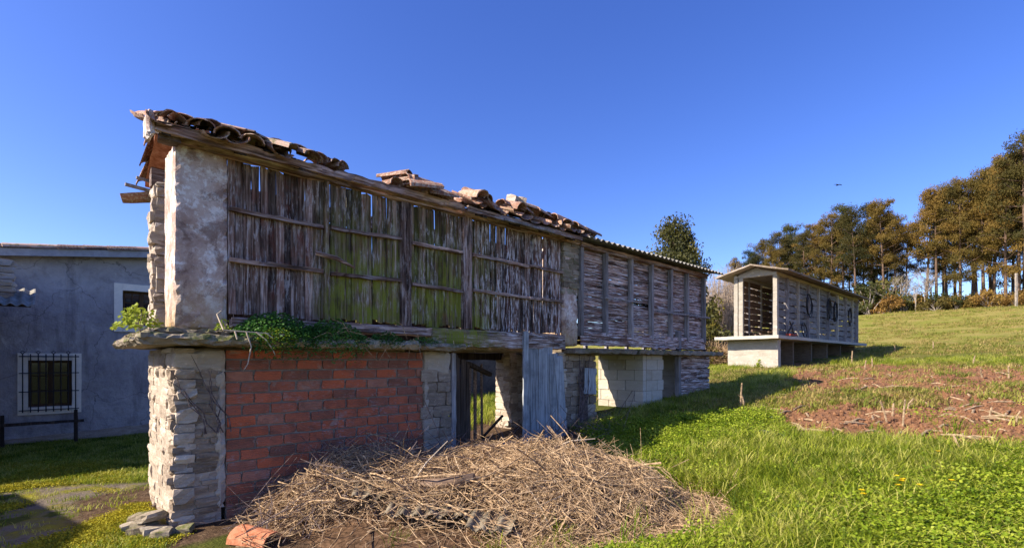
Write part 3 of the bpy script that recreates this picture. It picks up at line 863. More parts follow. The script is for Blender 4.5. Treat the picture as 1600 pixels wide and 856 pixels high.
# slab ledge
for i, (a, b) in enumerate(((5.12, 6.9), (6.91, 8.5), (8.51, 10.0), (10.01, 10.62))):
    w = -.24 if i < 3 else -.12
    p2('slab_stone', *noisy_box(a, b, w + U(-.03, .02), 1.1 if i < 3 else .4, 1.60, 1.70, .08, .012, .025, 5, 160 + i), M['slab'])
p2('fallen_plank', *noisy_box(7.6, 8.6, -.20, -.06, 1.705, 1.76, .08, .012, .02, 5, 166), M['beam'])
p2('fallen_plank', *noisy_box(8.3, 9.6, -.22, -.12, 1.706, 1.75, .08, .014, .02, 5, 167), M['darkwood'])
# supports under the slab: block cross wall, second block wall, plank-clad end
bm_ = p2('block_wall', *noisy_box(7.44, 8.14, .012, 1.02, .1, 1.60, .25, .002, .002, 5, 170), M['mortar'])
BLK = [mk_mesh('concrete_block', *unit_block(220 + i, .008, .985, .992), M['block']) for i in range(4)]
z = .12; k = 0
while z < 1.58:
    h = min(.195, 1.598 - z)
    a = -.2 * (k % 2)
    while a < 1.05:
        b0, b1 = max(a, 0), min(a + .39, 1.05)
        if b1 - b0 > .04:
            put('concrete_block', rnd.choice(BLK), bm_, (7.42 + .05 - SB, (b0 + b1) / 2, z + h / 2), (0, 0, 0), (.11, b1 - b0 - .006, h))
        a += .396
    a = 7.53 - .2 * (k % 2)
    while a < 8.15:
        b0, b1 = max(a, 7.53), min(a + .39, 8.16)
        if b1 - b0 > .04:
            put('concrete_block', rnd.choice(BLK), bm_, ((b0 + b1) / 2 - SB, .045, z + h / 2), (0, 0, 0), (b1 - b0 - .006, .09, h))
        a += .396
    z += .2; k += 1
p2('block_wall', *noisy_box(8.95, 9.1, .11, 1.0, .2, 1.60, .25, .006, .006, 5, 172), M['concrete'])
pl = p2('plank_cladding', *noisy_box(8.80, 10.14, .02, .10, .3, 1.62, .3, .002, .002, 5, 173), M['darkwood'])
z = .55
while z < 1.6:
    h = U(.09, .14)
    put('plank', rnd.choice(SL_H), pl, (9.47 - SB, .0, z + h / 2), (0, U(-.01, .01), 0), (1.36, .03, h - .008)); z += h
p2('door_post', *noisy_box(8.69, 8.79, -.05, .05, .45, 2.12, .09, .005, .005, 5, 174), M['greywood'])
p2('end_wall', *noisy_box(10.0, 10.14, .11, 1.0, .3, 1.60, .2, .006, .006, 5, 175), M['mortar'])
# corrugated roof, two slopes
for sgn in (1, -1):
    V, F = corrugated(4.86, .86, .152, .020, .008, 8, 5 + sgn)
    ang = math.radians(14)
    V = [(x + 5.42 - SB, (-.30 + y * math.cos(ang)) if sgn > 0 else (1.36 - y * math.cos(ang)), 3.415 + z * math.cos(ang) + y * math.sin(ang) + .02) for x, y, z in V]
    if sgn < 0: F = [f[::-1] for f in F]
    obj('roof_sheet', V, F, M['fibre'], gr2)
for v, z in ((-.02, 3.43), (.49, 3.57)):
    p2('purlin', *noisy_box(5.5, 10.1, v, v + .07, z - .03, z + .02, .3, .004, .004, 5, 180), M['darkwood'])

# ================================================================== FAR GRANARY on the meadow
M['hutroof'] = new_mat('hut_roof', m_stone((.16, .12, .09), (.30, .235, .185), (.42, .35, .29), .3, .4), .95, .1)
M['brownwood'] = m_plain_wood('brown_boards', (.05, .03, .02), (.17, .10, .065), (.30, .19, .13), True, ref=REF)
H0 = Vector((9.65, 18.0, 0))
hut = thing('open_granary', 'narrow open-fronted granary on a concrete plinth out on the meadow', 'granary', (H0.x, H0.y, 0), AX)
LH = 12.0; WH = 1.5; ZS = 2.40; ZE = 4.72
def hp(name, V, F, m, parent=hut): return obj(name, V, F, m, parent)
hp('plinth_wall', *noisy_box(-.35, -.05, -.18, WH + .12, .7, ZS - .14, .2, .006, .01, 3, 190), M['concrete'])
for i, u in enumerate((2.0, 4.3, 6.6, 8.9, 11.6)):
    hp('plinth_wall', *noisy_box(u, u + .16, .06, WH, 1.0, ZS - .14, .3, .005, .008, 3, 191 + i), M['mortar'])  # inner walls darker than the end block, imitating shade in the voids
hp('back_wall', *noisy_box(.3, LH, WH - .1, WH + .04, .9, ZS - .14, .5, .006, .008, 3, 197), M['stone_dark'])
hp('floor_slab', *noisy_box(-.85, LH + .25, -.36, WH + .42, ZS - .13, ZS, .2, .006, .012, 3, 196), M['concrete'])
hposts = [0, 1.15, 2.4, 3.7, 5.1, 6.6, 8.1, 9.6, 10.9, 11.88]
for i, u in enumerate(hposts):
    w = .19 if i in (0,) else (.12 if i % 2 == 0 else .08)
    mt = M['concrete'] if i % 2 == 0 else M['greywood']
    hp('post', *noisy_box(u, u + w, -.03 if i % 2 == 0 else -.05, .12, ZS + .004, ZE - .08, .25, .004, .005, 3, 200 + i), mt)
    hp('post', *noisy_box(u, u + w, WH - .12, WH + .03, ZS + .004, ZE - .08, .25, .004, .005, 3, 220 + i), mt)
hp('post', *noisy_box(-.02, .1, WH - .32, WH - .16, ZS + .004, ZE - .08, .25, .004, .005, 3, 240), M['concrete'])
HB = [with_mat(m, M['hutwood']) for m in SL_H]
HBR = [with_mat(m, M['brownwood']) for m in SL_H]
for side, v in ((0, .06), (1, WH - .06)):
    for i in range(len(hposts) - 1):
        a, b = hposts[i] + (.1 if i == 0 else .02), hposts[i + 1] + .04
        z = ZS + .03
        while z < ZE - .18:
            h = U(.19, .235)
            if rnd.random() < .97:
                put('board', rnd.choice(HB if side == 0 else HBR), hut, ((a + b) / 2, v + U(-.008, .008), z + h / 2), (U(-.03, .03), U(-.008, .008), 0), (b - a, .025, h))
            z += h + U(.03, .055) * (1.3 if i > 4 else .9)
for k in range(9):
    put('board', HB[k], hut, (LH - .05, WH / 2, ZS + .14 + k * .24), (0, 0, math.pi / 2), (WH - .2, .025, .2))
hp('top_beam', *noisy_box(-.02, LH, -.02, .12, ZE - .075, ZE + .03, .4, .004, .005, 3, 241), M['concrete'])
hp('top_beam', *noisy_box(-.02, LH, WH - .12, WH + .02, ZE - .075, ZE + .03, .4, .004, .005, 3, 242), M['concrete'])
V = [(.02, .12, ZE - .07), (.02, WH - .12, ZE - .07), (.02, WH - .12, ZE + .04), (.02, WH / 2, ZE + .26), (.02, .12, ZE + .04)]
V2 = [(x + .14, y, z) for x, y, z in V]
hp('gable', V + V2, [(4, 3, 2, 1, 0), (5, 6, 7, 8, 9)] + [(i, (i + 1) % 5, 5 + (i + 1) % 5, 5 + i) for i in range(5)], M['concrete'])
for sgn in (0, 1):
    VV, FF = noisy_box(-.45, LH + .35, 0, 1.32, 0, .075, .22, .006, .015, 3, 243 + sgn)
    sl_ = math.tan(math.radians(15))
    VV = [Vector((p.x, (-.55 + p.y) if sgn == 0 else (WH + .55 - p.y), ZE - .06 + p.y * sl_ + p.z)) for p in VV]
    if sgn: FF = [f[::-1] for f in FF]
    hp('roof_slab', VV, FF, M['hutroof'])
# black hose coils hung on the wall, odds and ends on the slab
def coil(u, z, R, sq, lab, n=3):
    V, F = [], []
    for k in range(n):
        pts = []
        cx = U(-.09, .09); cz = U(-.09, .05); tl = U(-.15, .15)
        for s in range(19):
            a = 2 * math.pi * s / 18
            pts.append((cx + sq * R * math.cos(a) + tl * R * math.sin(a), -.03 - .02 * k + U(-.008, .008), cz + R * math.sin(a)))
        tube_into(V, F, pts, .017, 5, False)
    o = obj('hose_coil', V, F, M['rubber'])
    p = H0 + CU * u + CV * (-.06); o.location = (p.x, p.y, z); o.rotation_euler = (0, 0, AX)
    return tag(o, lab, 'hose', 'black coils hung on the far granary')
coil(3.45, 3.78, .42, .8, 'wide round black coil hanging nearest the open front of the far granary')
coil(6.3, 3.82, .46, .55, 'narrow black coil hanging halfway along the far granary wall', 3)
coil(7.3, 3.74, .44, .6, 'bulky black coil hanging beside the narrow one on the far granary', 4)
coil(10.0, 3.72, .42, .6, 'black coil hanging near the rear corner of the far granary', 3)
def at_hut(u, v, z): 
    p = H0 + CU * u + CV * v; return (p.x, p.y, z)
# rusty wheel and red machine on the slab
V, F = [], []
ring = [(.30 * math.cos(a), 0, .32 + .30 * math.sin(a)) for a in [i * math.pi / 9 for i in range(19)]]
tube_into(V, F, ring, .022, 5, False)
for k in range(6):
    a = k * math.pi / 3; tube_into(V, F, [(0, 0, .32), (.3 * math.cos(a), 0, .32 + .3 * math.sin(a))], .012, 4)
o = obj('iron_wheel', V, F, M['iron'], None, loc=at_hut(2.75, -.17, ZS + .004), rot=(-.12, 0, AX)); tag(o, 'dark spoked iron wheel leaning on the far granary slab', 'wheel')
t = thing('hand_plough', 'rusty red hand plough lying on the slab edge of the far granary', 'plough', at_hut(1.0, -.2, ZS + .01), AX)
obj('share', *noisy_box(-.42, .45, -.10, .09, .0, .10, .08, .03, .03, 6, 250), M['redrag'], t)
V, F = [], []
tube_into(V, F, [(-.4, 0, .1), (-.05, -.02, .38), (.2, 0, .52)], .03, 5); tube_into(V, F, [(.3, .02, .1), (-.02, 0, .42), (-.2, 0, .55)], .026, 5)
obj('handle', V, F, M['iron'], t)
V, F = [], []
for k in range(7):
    y = U(.25, 1.15); tube_into(V, F, [(.3 + U(0, .3), y, .04 + k * .035), (2.2 + U(0, .5), y + U(-.2, .2), .05 + k * .035)], U(.03, .05), 5)
o = obj('timber_heap', V, F, M['log'], None, loc=at_hut(0, 0, ZS), rot=(0, 0, AX)); tag(o, 'poles and timber offcuts heaped inside the open far granary', 'timber')

# ================================================================== HOUSE across the yard
HV = 7.6
hs = thing('farm_house', 'grey rendered farmhouse with barred window across the yard', 'house', wp(0, HV, 0), AX)
def hx(name, V, F, m, parent=hs): return obj(name, V, F, m, parent)
ur, zr0, slp = 1.55, 3.77, .125
def roofz(u): return zr0 - abs(u - ur) * slp
openings = [(-1.06, -.46, .64, 1.50), (.31, .94, 2.22, 2.92)]
us = sorted({-5.0, 6.5, ur} | {o[0] for o in openings} | {o[1] for o in openings})
V, F = [], []
def prism(u0, u1, z0, z1=None):
    b = len(V)
    za = roofz(u0) if z1 is None else z1; zb = roofz(u1) if z1 is None else z1
    V.extend([(u0, 0, z0), (u1, 0, z0), (u1, .45, z0), (u0, .45, z0), (u0, 0, za), (u1, 0, zb), (u1, .45, zb), (u0, .45, za)])
    F.extend([tuple(b + i for i in q) for q in ((0, 3, 2, 1), (4, 5, 6, 7), (0, 1, 5, 4), (1, 2, 6, 5), (2, 3, 7, 6), (3, 0, 4, 7))])
for a, b in zip(us[:-1], us[1:]):
    op = [o for o in openings if o[0] <= a and b <= o[1]]
    if op: prism(a, b, -.4, op[0][2]); prism(a, b, op[0][3])
    else: prism(a, b, -.4)
hx('wall', V, F, M['hplaster'])
V, F = box(-5, -4.6, .45, 7, -.4, 3.1); box(6.1, 6.5, .45, 7, -.4, 3.3, V, F); box(-5, 6.5, 7, 7.4, -.4, 3.3, V, F)
hx('side_wall', V, F, M['hplaster'])
V, F = noisy_box(-5, 6.5, -.06, .0, -.3, .16, .15, .012, .02, 4, 260)
V = [Vector((p.x, p.y, p.z + .05 * p.x)) for p in V]
hx('plinth', V, F, M['stone_dark'])
for i, (a, b, z0, z1) in enumerate(openings):
    wd = hx('window', *box(a - .001, a + .045, .10, .16, z0, z1), M['houseframe'])
    for bx_ in ((b - .045, b, .10, .16, z0, z1), (a + .045, b - .045, .10, .16, z0, z0 + .045), (a + .045, b - .045, .10, .16, z1 - .045, z1), ((a + b) / 2 - .035, (a + b) / 2 + .035, .098, .162, z0 + .045, z1 - .045)):
        hx('window_frame', *box(*bx_), M['houseframe'], wd)
    for half in (0, 1):
        x0 = a + .045 if half == 0 else (a + b) / 2 + .035; x1 = (a + b) / 2 - .035 if half == 0 else b - .045
        hx('pane', *box(x0, x1, .125, .135, z0 + .045, z1 - .045), M['glass'], wd)
        for k in (1, 2):
            zz = z0 + (z1 - z0) * k / 3
            hx('glazing_bar', *box(x0, x1, .117, .143, zz - .011, zz + .011), M['houseframe'], wd)
        hx('glazing_bar', *box((x0 + x1) / 2 - .009, (x0 + x1) / 2 + .009, .118, .142, z0 + .045, z1 - .045), M['houseframe'], wd)
    s = .14
    for bx_ in ((a - s, a, -.025, .10, z0 - s, z1 + s), (b, b + s, -.025, .10, z0 - s, z1 + s), (a, b, -.024, .10, z1, z1 + s), (a, b, -.035, .10, z0 - s, z0)):
        hx('window_surround', *noisy_box(*bx_, .15, .003, .004, 4, 262), M['creampaint'], wd)
# iron bars on the lower window
a, b, z0, z1 = -1.13, -.41, .58, 1.60
grille = hx('window_grille', *box(a - .05, b + .05, -.095, -.075, z1 - .035, z1 - .015), M['iron'])
for zz in (z0 + .0, z0 + .34, z0 + .68):
    hx('bar', *box(a - .05, b + .05, -.092, -.077, zz, zz + .016), M['iron'], grille)
for k in range(8):
    uu_ = a + (b - a) * k / 7
    V, F = [], []; tube_into(V, F, [(uu_, -.085, z0 - .03), (uu_, -.085, z1 + .02)], .009, 6)
    if k % 2 == 0: tube_into(V, F, [(uu_, -.085, z1 + .02), (uu_ + .03, -.085, z1 + .05), (uu_, -.085, z1 + .08), (uu_ - .03, -.085, z1 + .05), (uu_, -.085, z1 + .02)], .008, 5)
    hx('bar', V, F, M['iron'], grille)
# roof: fascia, sheet of boarding with rows of tiles
for sgn in (-1, 1):
    u1 = -5.4 if sgn < 0 else 6.9
    V = []
    for y in (-.22, 7.6):
        for (uu_, dz) in ((ur, 0), (u1, 0)):
            z = roofz(uu_) + .0
            V += [(uu_, y, z + .005), (uu_, y, z + .07)]
    F = [(0, 1, 3, 2), (4, 6, 7, 5), (0, 2, 6, 4), (1, 5, 7, 3), (0, 4, 5, 1), (2, 3, 7, 6)]
    hx('roof_boarding', V, F if sgn < 0 else [f[::-1] for f in F], M['darkwood'])
    V = [(x, y, z) for (x, y, z) in ((ur, -.25, zr0 - .06), (ur, -.22, zr0 - .06), (u1, -.22, roofz(u1) - .06), (u1, -.25, roofz(u1) - .06), (ur, -.25, zr0 + .075), (ur, -.22, zr0 + .075), (u1, -.22, roofz(u1) + .075), (u1, -.25, roofz(u1) + .075))]
    F = [(0, 1, 2, 3), (4, 7, 6, 5), (0, 3, 7, 4), (1, 5, 6, 2), (0, 4, 5, 1), (3, 2, 6, 7)]
    hx('fascia', V, F, M['fascia'])
    n = 18
    for j in range(2):
        for k in range(n):
            uu_ = ur + sgn * (.36 * k + .05)
            if sgn < 0 and uu_ < -4.9: continue
            put('roof_tile', TILES[(k * 3 + j) % 8], hs, (uu_ + sgn * .36, -.20 + j * .19, roofz(uu_ + sgn * .36) + .075), (math.atan(slp) + .03, U(-.1, .1), -sgn * -math.pi / 2 + U(-.03, .03)), (1, 1.05, 1))
for k in range(4):
    put('roof_tile', TILES[k], hs, (ur + .05, .0 - .3 + k * .33, zr0 + .15), (.05, 0, U(-.05, .05)), (1.2, 1, 1.2))
# low rail fence against the house
fz = thing('low_fence', 'low dark timber rail fence along the foot of the farmhouse', 'fence', wp(-2.4, HV - .55, 0), AX)
for i, u in enumerate((0.2, 1.0, 1.95)):
    obj('post', *noisy_box(u, u + .06, 0, .06, -.15, .52 + .04 * i, .1, .004, .004, 5, 270 + i), M['darkwood'], fz)
obj('rail', *noisy_box(0, 2.1, -.03, .0, .36, .42, .1, .006, .006, 5, 274), M['darkwood'], fz)

# ================================================================== outbuildings left of the picture (they throw the yard shade)
def outbuilding(name, label, u0, u1, v0, v1, ze, zridge, vr, ov=.15):
    r = thing(name, label, 'shed', wp(u0, v0, 0), AX)
    V, F = box(0, u1 - u0, 0, .3, -.4, ze); box(0, u1 - u0, v1 - v0 - .3, v1 - v0, -.4, ze, V, F)
    box(0, .3, .3, v1 - v0 - .3, -.4, ze, V, F); box(u1 - u0 - .3, u1 - u0, .3, v1 - v0 - .3, -.4, ze, V, F)
    obj('wall', V, F, M['stone_dark'], r)
    for sg in (0, 1):
        va, za = (-ov, ze) if sg == 0 else (v1 - v0 + ov, ze)
        V = [(-ov, va, za), (u1 - u0 + ov, va, za), (u1 - u0 + ov, vr - v0, zridge), (-ov, vr - v0, zridge)]
        V += [(x, y, z + .08) for x, y, z in V]
        F = [(0, 3, 2, 1), (4, 5, 6, 7), (0, 1, 5, 4), (1, 2, 6, 5), (2, 3, 7, 6), (3, 0, 4, 7)]
        obj('roof', V, F if sg == 0 else [f[::-1] for f in F], M['fibre'], r)
    V, F = [], []
    for x in (0, u1 - u0 - .3):
        b = len(V); V += [(x, .3, ze), (x, v1 - v0 - .3, ze), (x, vr - v0, zridge - .03), (x + .3, .3, ze), (x + .3, v1 - v0 - .3, ze), (x + .3, vr - v0, zridge - .03)]
        F += [tuple(b + i for i in q) for q in ((0, 2, 1), (3, 4, 5), (0, 1, 4, 3), (1, 2, 5, 4), (2, 0, 3, 5))]
    obj('gable', V, F, M['stone_dark'], r)
    obj('door', *box((u1 - u0) / 2 - .5, (u1 - u0) / 2 + .5, -.03, -.003, 0, 1.9), M['darkwood'], r)
    return r
sh = outbuilding('lean_to_shed', 'stone shed with a corrugated lean-to roof beside the farmhouse', -8.5, -1.75, 4.75, 7.3, 2.75, 3.1, 6.0)
V, F = corrugated(.95, 1.1, .13, .02, .007, 8, 3, nv=3)
V = [(6.60 + x, .95 + y * .75, 2.36 + .30 * y + z) for x, y, z in V]
obj('lean_to_roof', V, F, M['fibre'], sh)
obj('purlin', *box(6.62, 7.5, 1.3, 1.36, 2.36, 2.42), M['darkwood'], sh)
c3 = obj('stone_stub', *noisy_box(6.76, 7.28, 1.32, 1.62, 2.45, 3.12, .1, .01, .02, 5, 280), M['mortar'], sh)
for k in range(6):
    put('stone', STONES[k], c3, (7.03, 1.46, 2.52 + k * .105), (0, 0, U(-.1, .1)), (.56, .36, .10))
outbuilding('gabled_shed', 'low gabled stone shed across the yard from the granary end', -10.2, -5.1, .6, 4.1, 3.0, 3.45, 2.28)

# long barn behind, glimpsed through the opening
bn = thing('back_barn', 'dim barn with a blue door glimpsed through the granary opening', 'barn', wp(4.5, 9.2, 0), AX)
obj('wall', *noisy_box(0, 11, 0, .4, -.3, 3.2, .8, .01, .02, 2, 285), M['barnwall'], bn)
obj('roof', *noisy_box(-.3, 11.3, -.4, 3, 3.21, 3.35, .8, .01, .02, 2, 286), M['fibre'], bn)
obj('door', *box(5.05, 5.75, -.04, -.004, .2, 1.25), M['bluepaint'], bn)
obj('door_frame', *box(4.9, 5.9, -.03, -.003, 1.26, 1.36), M['log'], bn)
obj('board', *box(5.8, 6.1, -.05, -.005, .2, 1.2), M['log'], bn)
# ================================================================== VEGETATION
M['grass'] = leaf_mat('grass_blades', [(.055, .10, .006), (.17, .235, .012), (.34, .375, .03), (.56, .52, .14)], .4, .5, 2.0)
M['grassdry'] = leaf_mat('field_grass', [(.11, .15, .015), (.21, .23, .03), (.33, .27, .075), (.42, .30, .12)], .35, .6, 1.2)
M['clover'] = leaf_mat('clover_leaves', [(.10, .165, .010), (.23, .31, .015), (.38, .43, .045)], .4, .5, 3.0)
M['moss'] = leaf_mat('yellow_moss', [(.17, .17, .012), (.30, .27, .015), (.42, .35, .02)], .2, .8, 5.0)
M['fern'] = leaf_mat('ledge_greens', [(.045, .13, .025), (.09, .21, .04), (.17, .31, .055)], .35, .5, 9.0)
M['euph'] = leaf_mat('light_green_leaves', [(.10, .17, .015), (.20, .28, .02), (.33, .38, .05)], .4, .5, 12.0)
M['pine'] = leaf_mat('pine_needles', [(.032, .035, .011), (.078, .064, .015), (.145, .10, .021), (.21, .13, .03)], .25, .7, .35)
M['pinegreen'] = leaf_mat('pine_needles_green', [(.028, .04, .014), (.065, .07, .018), (.125, .11, .026)], .25, .7, .35)
M['oak'] = leaf_mat('evergreen_leaves', [(.03, .04, .018), (.085, .08, .018), (.20, .15, .025)], .25, .5, .6)
M['rust'] = leaf_mat('rusty_leaves', [(.12, .065, .02), (.22, .12, .03), (.30, .19, .05)], .3, .7, .8)
M['ivy'] = leaf_mat('ivy_leaves', [(.02, .035, .02), (.04, .06, .035), (.09, .12, .08)], .2, .4, 8.0)
M['dand'] = leaf_mat('dandelion_yellow', [(.75, .50, .01), (.85, .62, .01)], .2, .6, 9.0)
M['bark'] = new_mat('pine_bark', flat((.16, .105, .075), .35, 5), .95, .1)
M['barkpale'] = new_mat('pale_bark', flat((.33, .28, .24), .3, 5), .95, .1)
M['twig'] = new_mat('dry_twigs', lambda nt: (f_ramp(nt, f_noise(nt, posn(nt), 26, 5, .75), [(.3, (.055, .03, .016)), (.42, (.22, .135, .072)), (.54, (.47, .32, .185)), (.70, (.70, .54, .35))]), None), .85, .2)
M['twigdark'] = new_mat('grey_brambles', lambda nt: (f_ramp(nt, f_noise(nt, posn(nt), 17, 3, .7), [(.35, (.05, .035, .035)), (.65, (.2, .15, .14))]), None), .85, .2)
M['fibreold'] = new_mat('stained_sheet', flat((.20, .165, .12), .4, 9), .95, .1)
M['stalk'] = new_mat('corn_stalk', flat((.38, .27, .165), .4, 25), .85, .2)
M['root'] = new_mat('pale_roots', flat((.50, .40, .29), .2, 20), .85, .2)

PROTO = bpy.data.collections.new('scatter_prototypes')     # not linked: only read by the scatter nodes
def proto_col(name, metas):
    c = bpy.data.collections.new(name)
    for i, me in enumerate(metas):
        o = bpy.data.objects.new(name + '_tuft', me); c.objects.link(o)
    return c
def tuft(seed, n, h, spread, w, lean=.5, m=None):
    r = random.Random(seed); V = []; F = []
    for _ in range(n):
        a = r.uniform(0, 6.283); d = spread * math.sqrt(r.random())
        x, y = d * math.cos(a), d * math.sin(a)
        hh = h * r.uniform(.45, 1.1); th = r.uniform(0, 6.283); ln = r.uniform(.1, lean) * hh
        dx, dy = math.cos(th), math.sin(th); px, py = -dy, dx
        ww = w * r.uniform(.6, 1.2); b = len(V)
        for k, (f, wf) in enumerate(((0, 1), (.5, .85), (.82, .5))):
            cx = x + dx * ln * f * f; cy = y + dy * ln * f * f; cz = hh * f * (1 - .12 * f * lean)
            V += [(cx - px * ww * wf / 2, cy - py * ww * wf / 2, cz), (cx + px * ww * wf / 2, cy + py * ww * wf / 2, cz)]
        V.append((x + dx * ln * 1.15, y + dy * ln * 1.15, hh * (1 - .12 * lean)))
        F += [(b, b + 1, b + 3, b + 2), (b + 2, b + 3, b + 5, b + 4), (b + 4, b + 5, b + 6)]
    return mk_mesh('tuft', V, F, m)
def leafy(seed, n, h, spread, size, m, tilt=.6):
    r = random.Random(seed); V = []; F = []
    for _ in range(n):
        a = r.uniform(0, 6.283); d = spread * math.sqrt(r.random())
        c = Vector((d * math.cos(a), d * math.sin(a), h * r.uniform(.3, 1.0)))
        e = Euler((r.uniform(-tilt, tilt), r.uniform(-tilt, tilt), r.uniform(0, 6.283))).to_matrix()
        s = size * r.uniform(.6, 1.2); b = len(V)
        for (x, y, z) in ((0, -.5, 0), (.32, -.2, .06), (.36, .15, .05), (0, .5, -.05), (-.36, .15, .05), (-.32, -.2, .06)):
            V.append(c + e @ Vector((x, y, z)) * s)
        F += [(b, b + 1, b + 2, b + 3), (b, b + 3, b + 4, b + 5)]
    return mk_mesh('leafy', V, F, m)

def scatter(name, pts, scl, coll, seed=0, tilt=.15):
    """one object whose points carry a copy of a tuft each"""
    rs = np.random.RandomState(seed); n = len(pts)
    me = bpy.data.meshes.new(name)
    me.vertices.add(n); me.vertices.foreach_set('co', np.asarray(pts, np.float32).ravel())
    rot = np.stack([rs.uniform(-tilt, tilt, n), rs.uniform(-tilt, tilt, n), rs.uniform(0, 6.283, n)], 1)
    a = me.attributes.new('rot', 'FLOAT_VECTOR', 'POINT'); a.data.foreach_set('vector', rot.astype(np.float32).ravel())
    sc = np.asarray(scl, np.float32)
    if sc.ndim == 1: sc = np.stack([sc, sc, sc], 1)
    a = me.attributes.new('scl', 'FLOAT_VECTOR', 'POINT'); a.data.foreach_set('vector', sc.astype(np.float32).ravel())
    a = me.attributes.new('pick', 'INT', 'POINT'); a.data.foreach_set('value', rs.randint(0, len(coll.objects), n).astype(np.int32))
    o = put(name, me); o['kind'] = 'stuff'
    ng = bpy.data.node_groups.new(name + '_scatter', 'GeometryNodeTree')
    ng.interface.new_socket('Geometry', in_out='INPUT', socket_type='NodeSocketGeometry')
    ng.interface.new_socket('Geometry', in_out='OUTPUT', socket_type='NodeSocketGeometry')
    gi = ng.nodes.new('NodeGroupInput'); go = ng.nodes.new('NodeGroupOutput')
    ci = ng.nodes.new('GeometryNodeCollectionInfo'); ci.inputs['Collection'].default_value = coll
    ci.inputs['Separate Children'].default_value = True; ci.inputs['Reset Children'].default_value = True
    ip = ng.nodes.new('GeometryNodeInstanceOnPoints'); ip.inputs['Pick Instance'].default_value = True
    def na(nm, ty):
        x = ng.nodes.new('GeometryNodeInputNamedAttribute'); x.data_type = ty; x.inputs['Name'].default_value = nm; return x.outputs[0]
    er = ng.nodes.new('FunctionNodeEulerToRotation'); ng.links.new(na('rot', 'FLOAT_VECTOR'), er.inputs[0])
    ng.links.new(gi.outputs[0], ip.inputs['Points']); ng.links.new(ci.outputs[0], ip.inputs['Instance'])
    ng.links.new(na('pick', 'INT'), ip.inputs['Instance Index']); ng.links.new(er.outputs[0], ip.inputs['Rotation'])
    ng.links.new(na('scl', 'FLOAT_VECTOR'), ip.inputs['Scale']); ng.links.new(ip.outputs[0], go.inputs[0])
    md = o.modifiers.new('scatter', 'NODES'); md.node_group = ng
    return o

RS = np.random.RandomState(11)
def sample_view(n, ymin, ymax, xlo=-1.12, xhi=1.12, pw=1.0):
    """ground points, denser nearby"""
    k = RS.random_sample(n)
    Y = (ymin ** (1 - pw) + k * (ymax ** (1 - pw) - ymin ** (1 - pw))) ** (1 / (1 - pw)) if abs(pw - 1) > 1e-6 else ymin * (ymax / ymin) ** k
    X = Y * RS.uniform(xlo, xhi, n)
    return X, Y
def uvl(X, Y):
    return (X - C0.x) * CU.x + (Y - C0.y) * CU.y, (X - C0.x) * CV.x + (Y - C0.y) * CV.y
# the heap: height above the ground
def heap_h(X, Y):
    lump = 1 + .28 * wav(X * 2.6 + 1, Y * 2.6) + .14 * wav(X * 6, Y * 6 + 2)
    xr = np.where(X > -.45, (X + .45) / 2.0, (X + .45) / 2.05)
    a = np.clip(1 - np.abs(xr) ** 2.4 - np.abs((Y - 4.86 + .18 * sstep(X, -.3, .6)) / .90) ** 2.2, 0, 1) ** .85 * .45 * lump
    b = np.clip(1 - ((X - .55) / 1.1) ** 2 - ((Y - 4.75) / .75) ** 2, 0, 1) ** .8 * .32
    c = np.clip(1 - ((X + 1.5) / .8) ** 2 - ((Y - 4.55) / .6) ** 2, 0, 1) * .1
    d = np.clip(1 - ((X + .9) / 1.3) ** 2 - ((Y - 4.02) / .38) ** 2, 0, 1) * .14
    return np.maximum(np.maximum(a, 0) + b * .10 * lump + c * .6, d)
def keep_out(X, Y):
    u, v = uvl(X, Y)
    inside = (u > -.05) & (u < 10.2) & (v > -.02) & (v < 1.55)
    hu = (X - H0.x) * CU.x + (Y - H0.y) * CU.y; hv = (X - H0.x) * CV.x + (Y - H0.y) * CV.y
    inside |= (hu > -.4) & (hu < 12.2) & (hv > -.05) & (hv < 1.65)
    inside |= (v > 7.5) & (u < 7) & (v < 15)
    return inside

# --- near meadow grass
C_gr = proto_col('meadow', [tuft(900 + i, 26, .17, .085, .0065, .85, M['grass']) for i in range(6)])
C_fd = proto_col('field', [tuft(920 + i, 20, .12, .13, .010, .9, M['grassdry']) for i in range(5)])
C_cl = proto_col('clover', [leafy(940 + i, 80, .14, .15, .023, M['clover'], .9) for i in range(5)])
C_mo = proto_col('moss', [leafy(960 + i, 90, .022, .12, .014, M['moss'], .9) for i in range(4)])
C_tr = proto_col('turf', [tuft(980 + i, 30, .05, .10, .005, .9, M['grass']) for i in range(4)])

X, Y = sample_view(50000, 2.4, 20, -.25, 1.65, 1.1)
t = .728 * X + .685 * Y; u, v = uvl(X, Y)
d = dirt_mask(X, Y); hh = heap_h(X, Y)
patch = wav(X * .9 + 5, Y * .9); cp = (wav(X * 1.4 + 9, Y * 1.4) > -.1) & (X > .15 * Y) & (Y < 6.5) & (X > 1.3)
k = ~keep_out(X, Y) & (v < .3) & (RS.random_sample(len(X)) > sstep(d, .2, .6) * .985) & (hh < .12) & ~(cp & (RS.random_sample(len(X)) < .35))
k &= ~((np.hypot((X + .1) / 2.1, (Y - 4.3) / 1.15) < 1) & (RS.random_sample(len(X)) < .992))
k &= ~((u > -.5) & (u < 5.2) & (v > -.9))
X, Y, patch = X[k], Y[k], patch[k]
s = (.75 + .5 * sstep(patch, -.3, .6)) * RS.uniform(.6, 1.25, len(X)) * np.where(Y > 9, .85, 1)
near_b = sstep(uvl(X, Y)[1], -1.6, -.3) * (uvl(X, Y)[0] > 5.3)
s = s * (1 + .5 * near_b)
scatter('meadow_grass', np.stack([X, Y, zg(X, Y) - .01], 1), np.stack([s * 1.1, s * 1.1, s], 1), C_gr, 1)

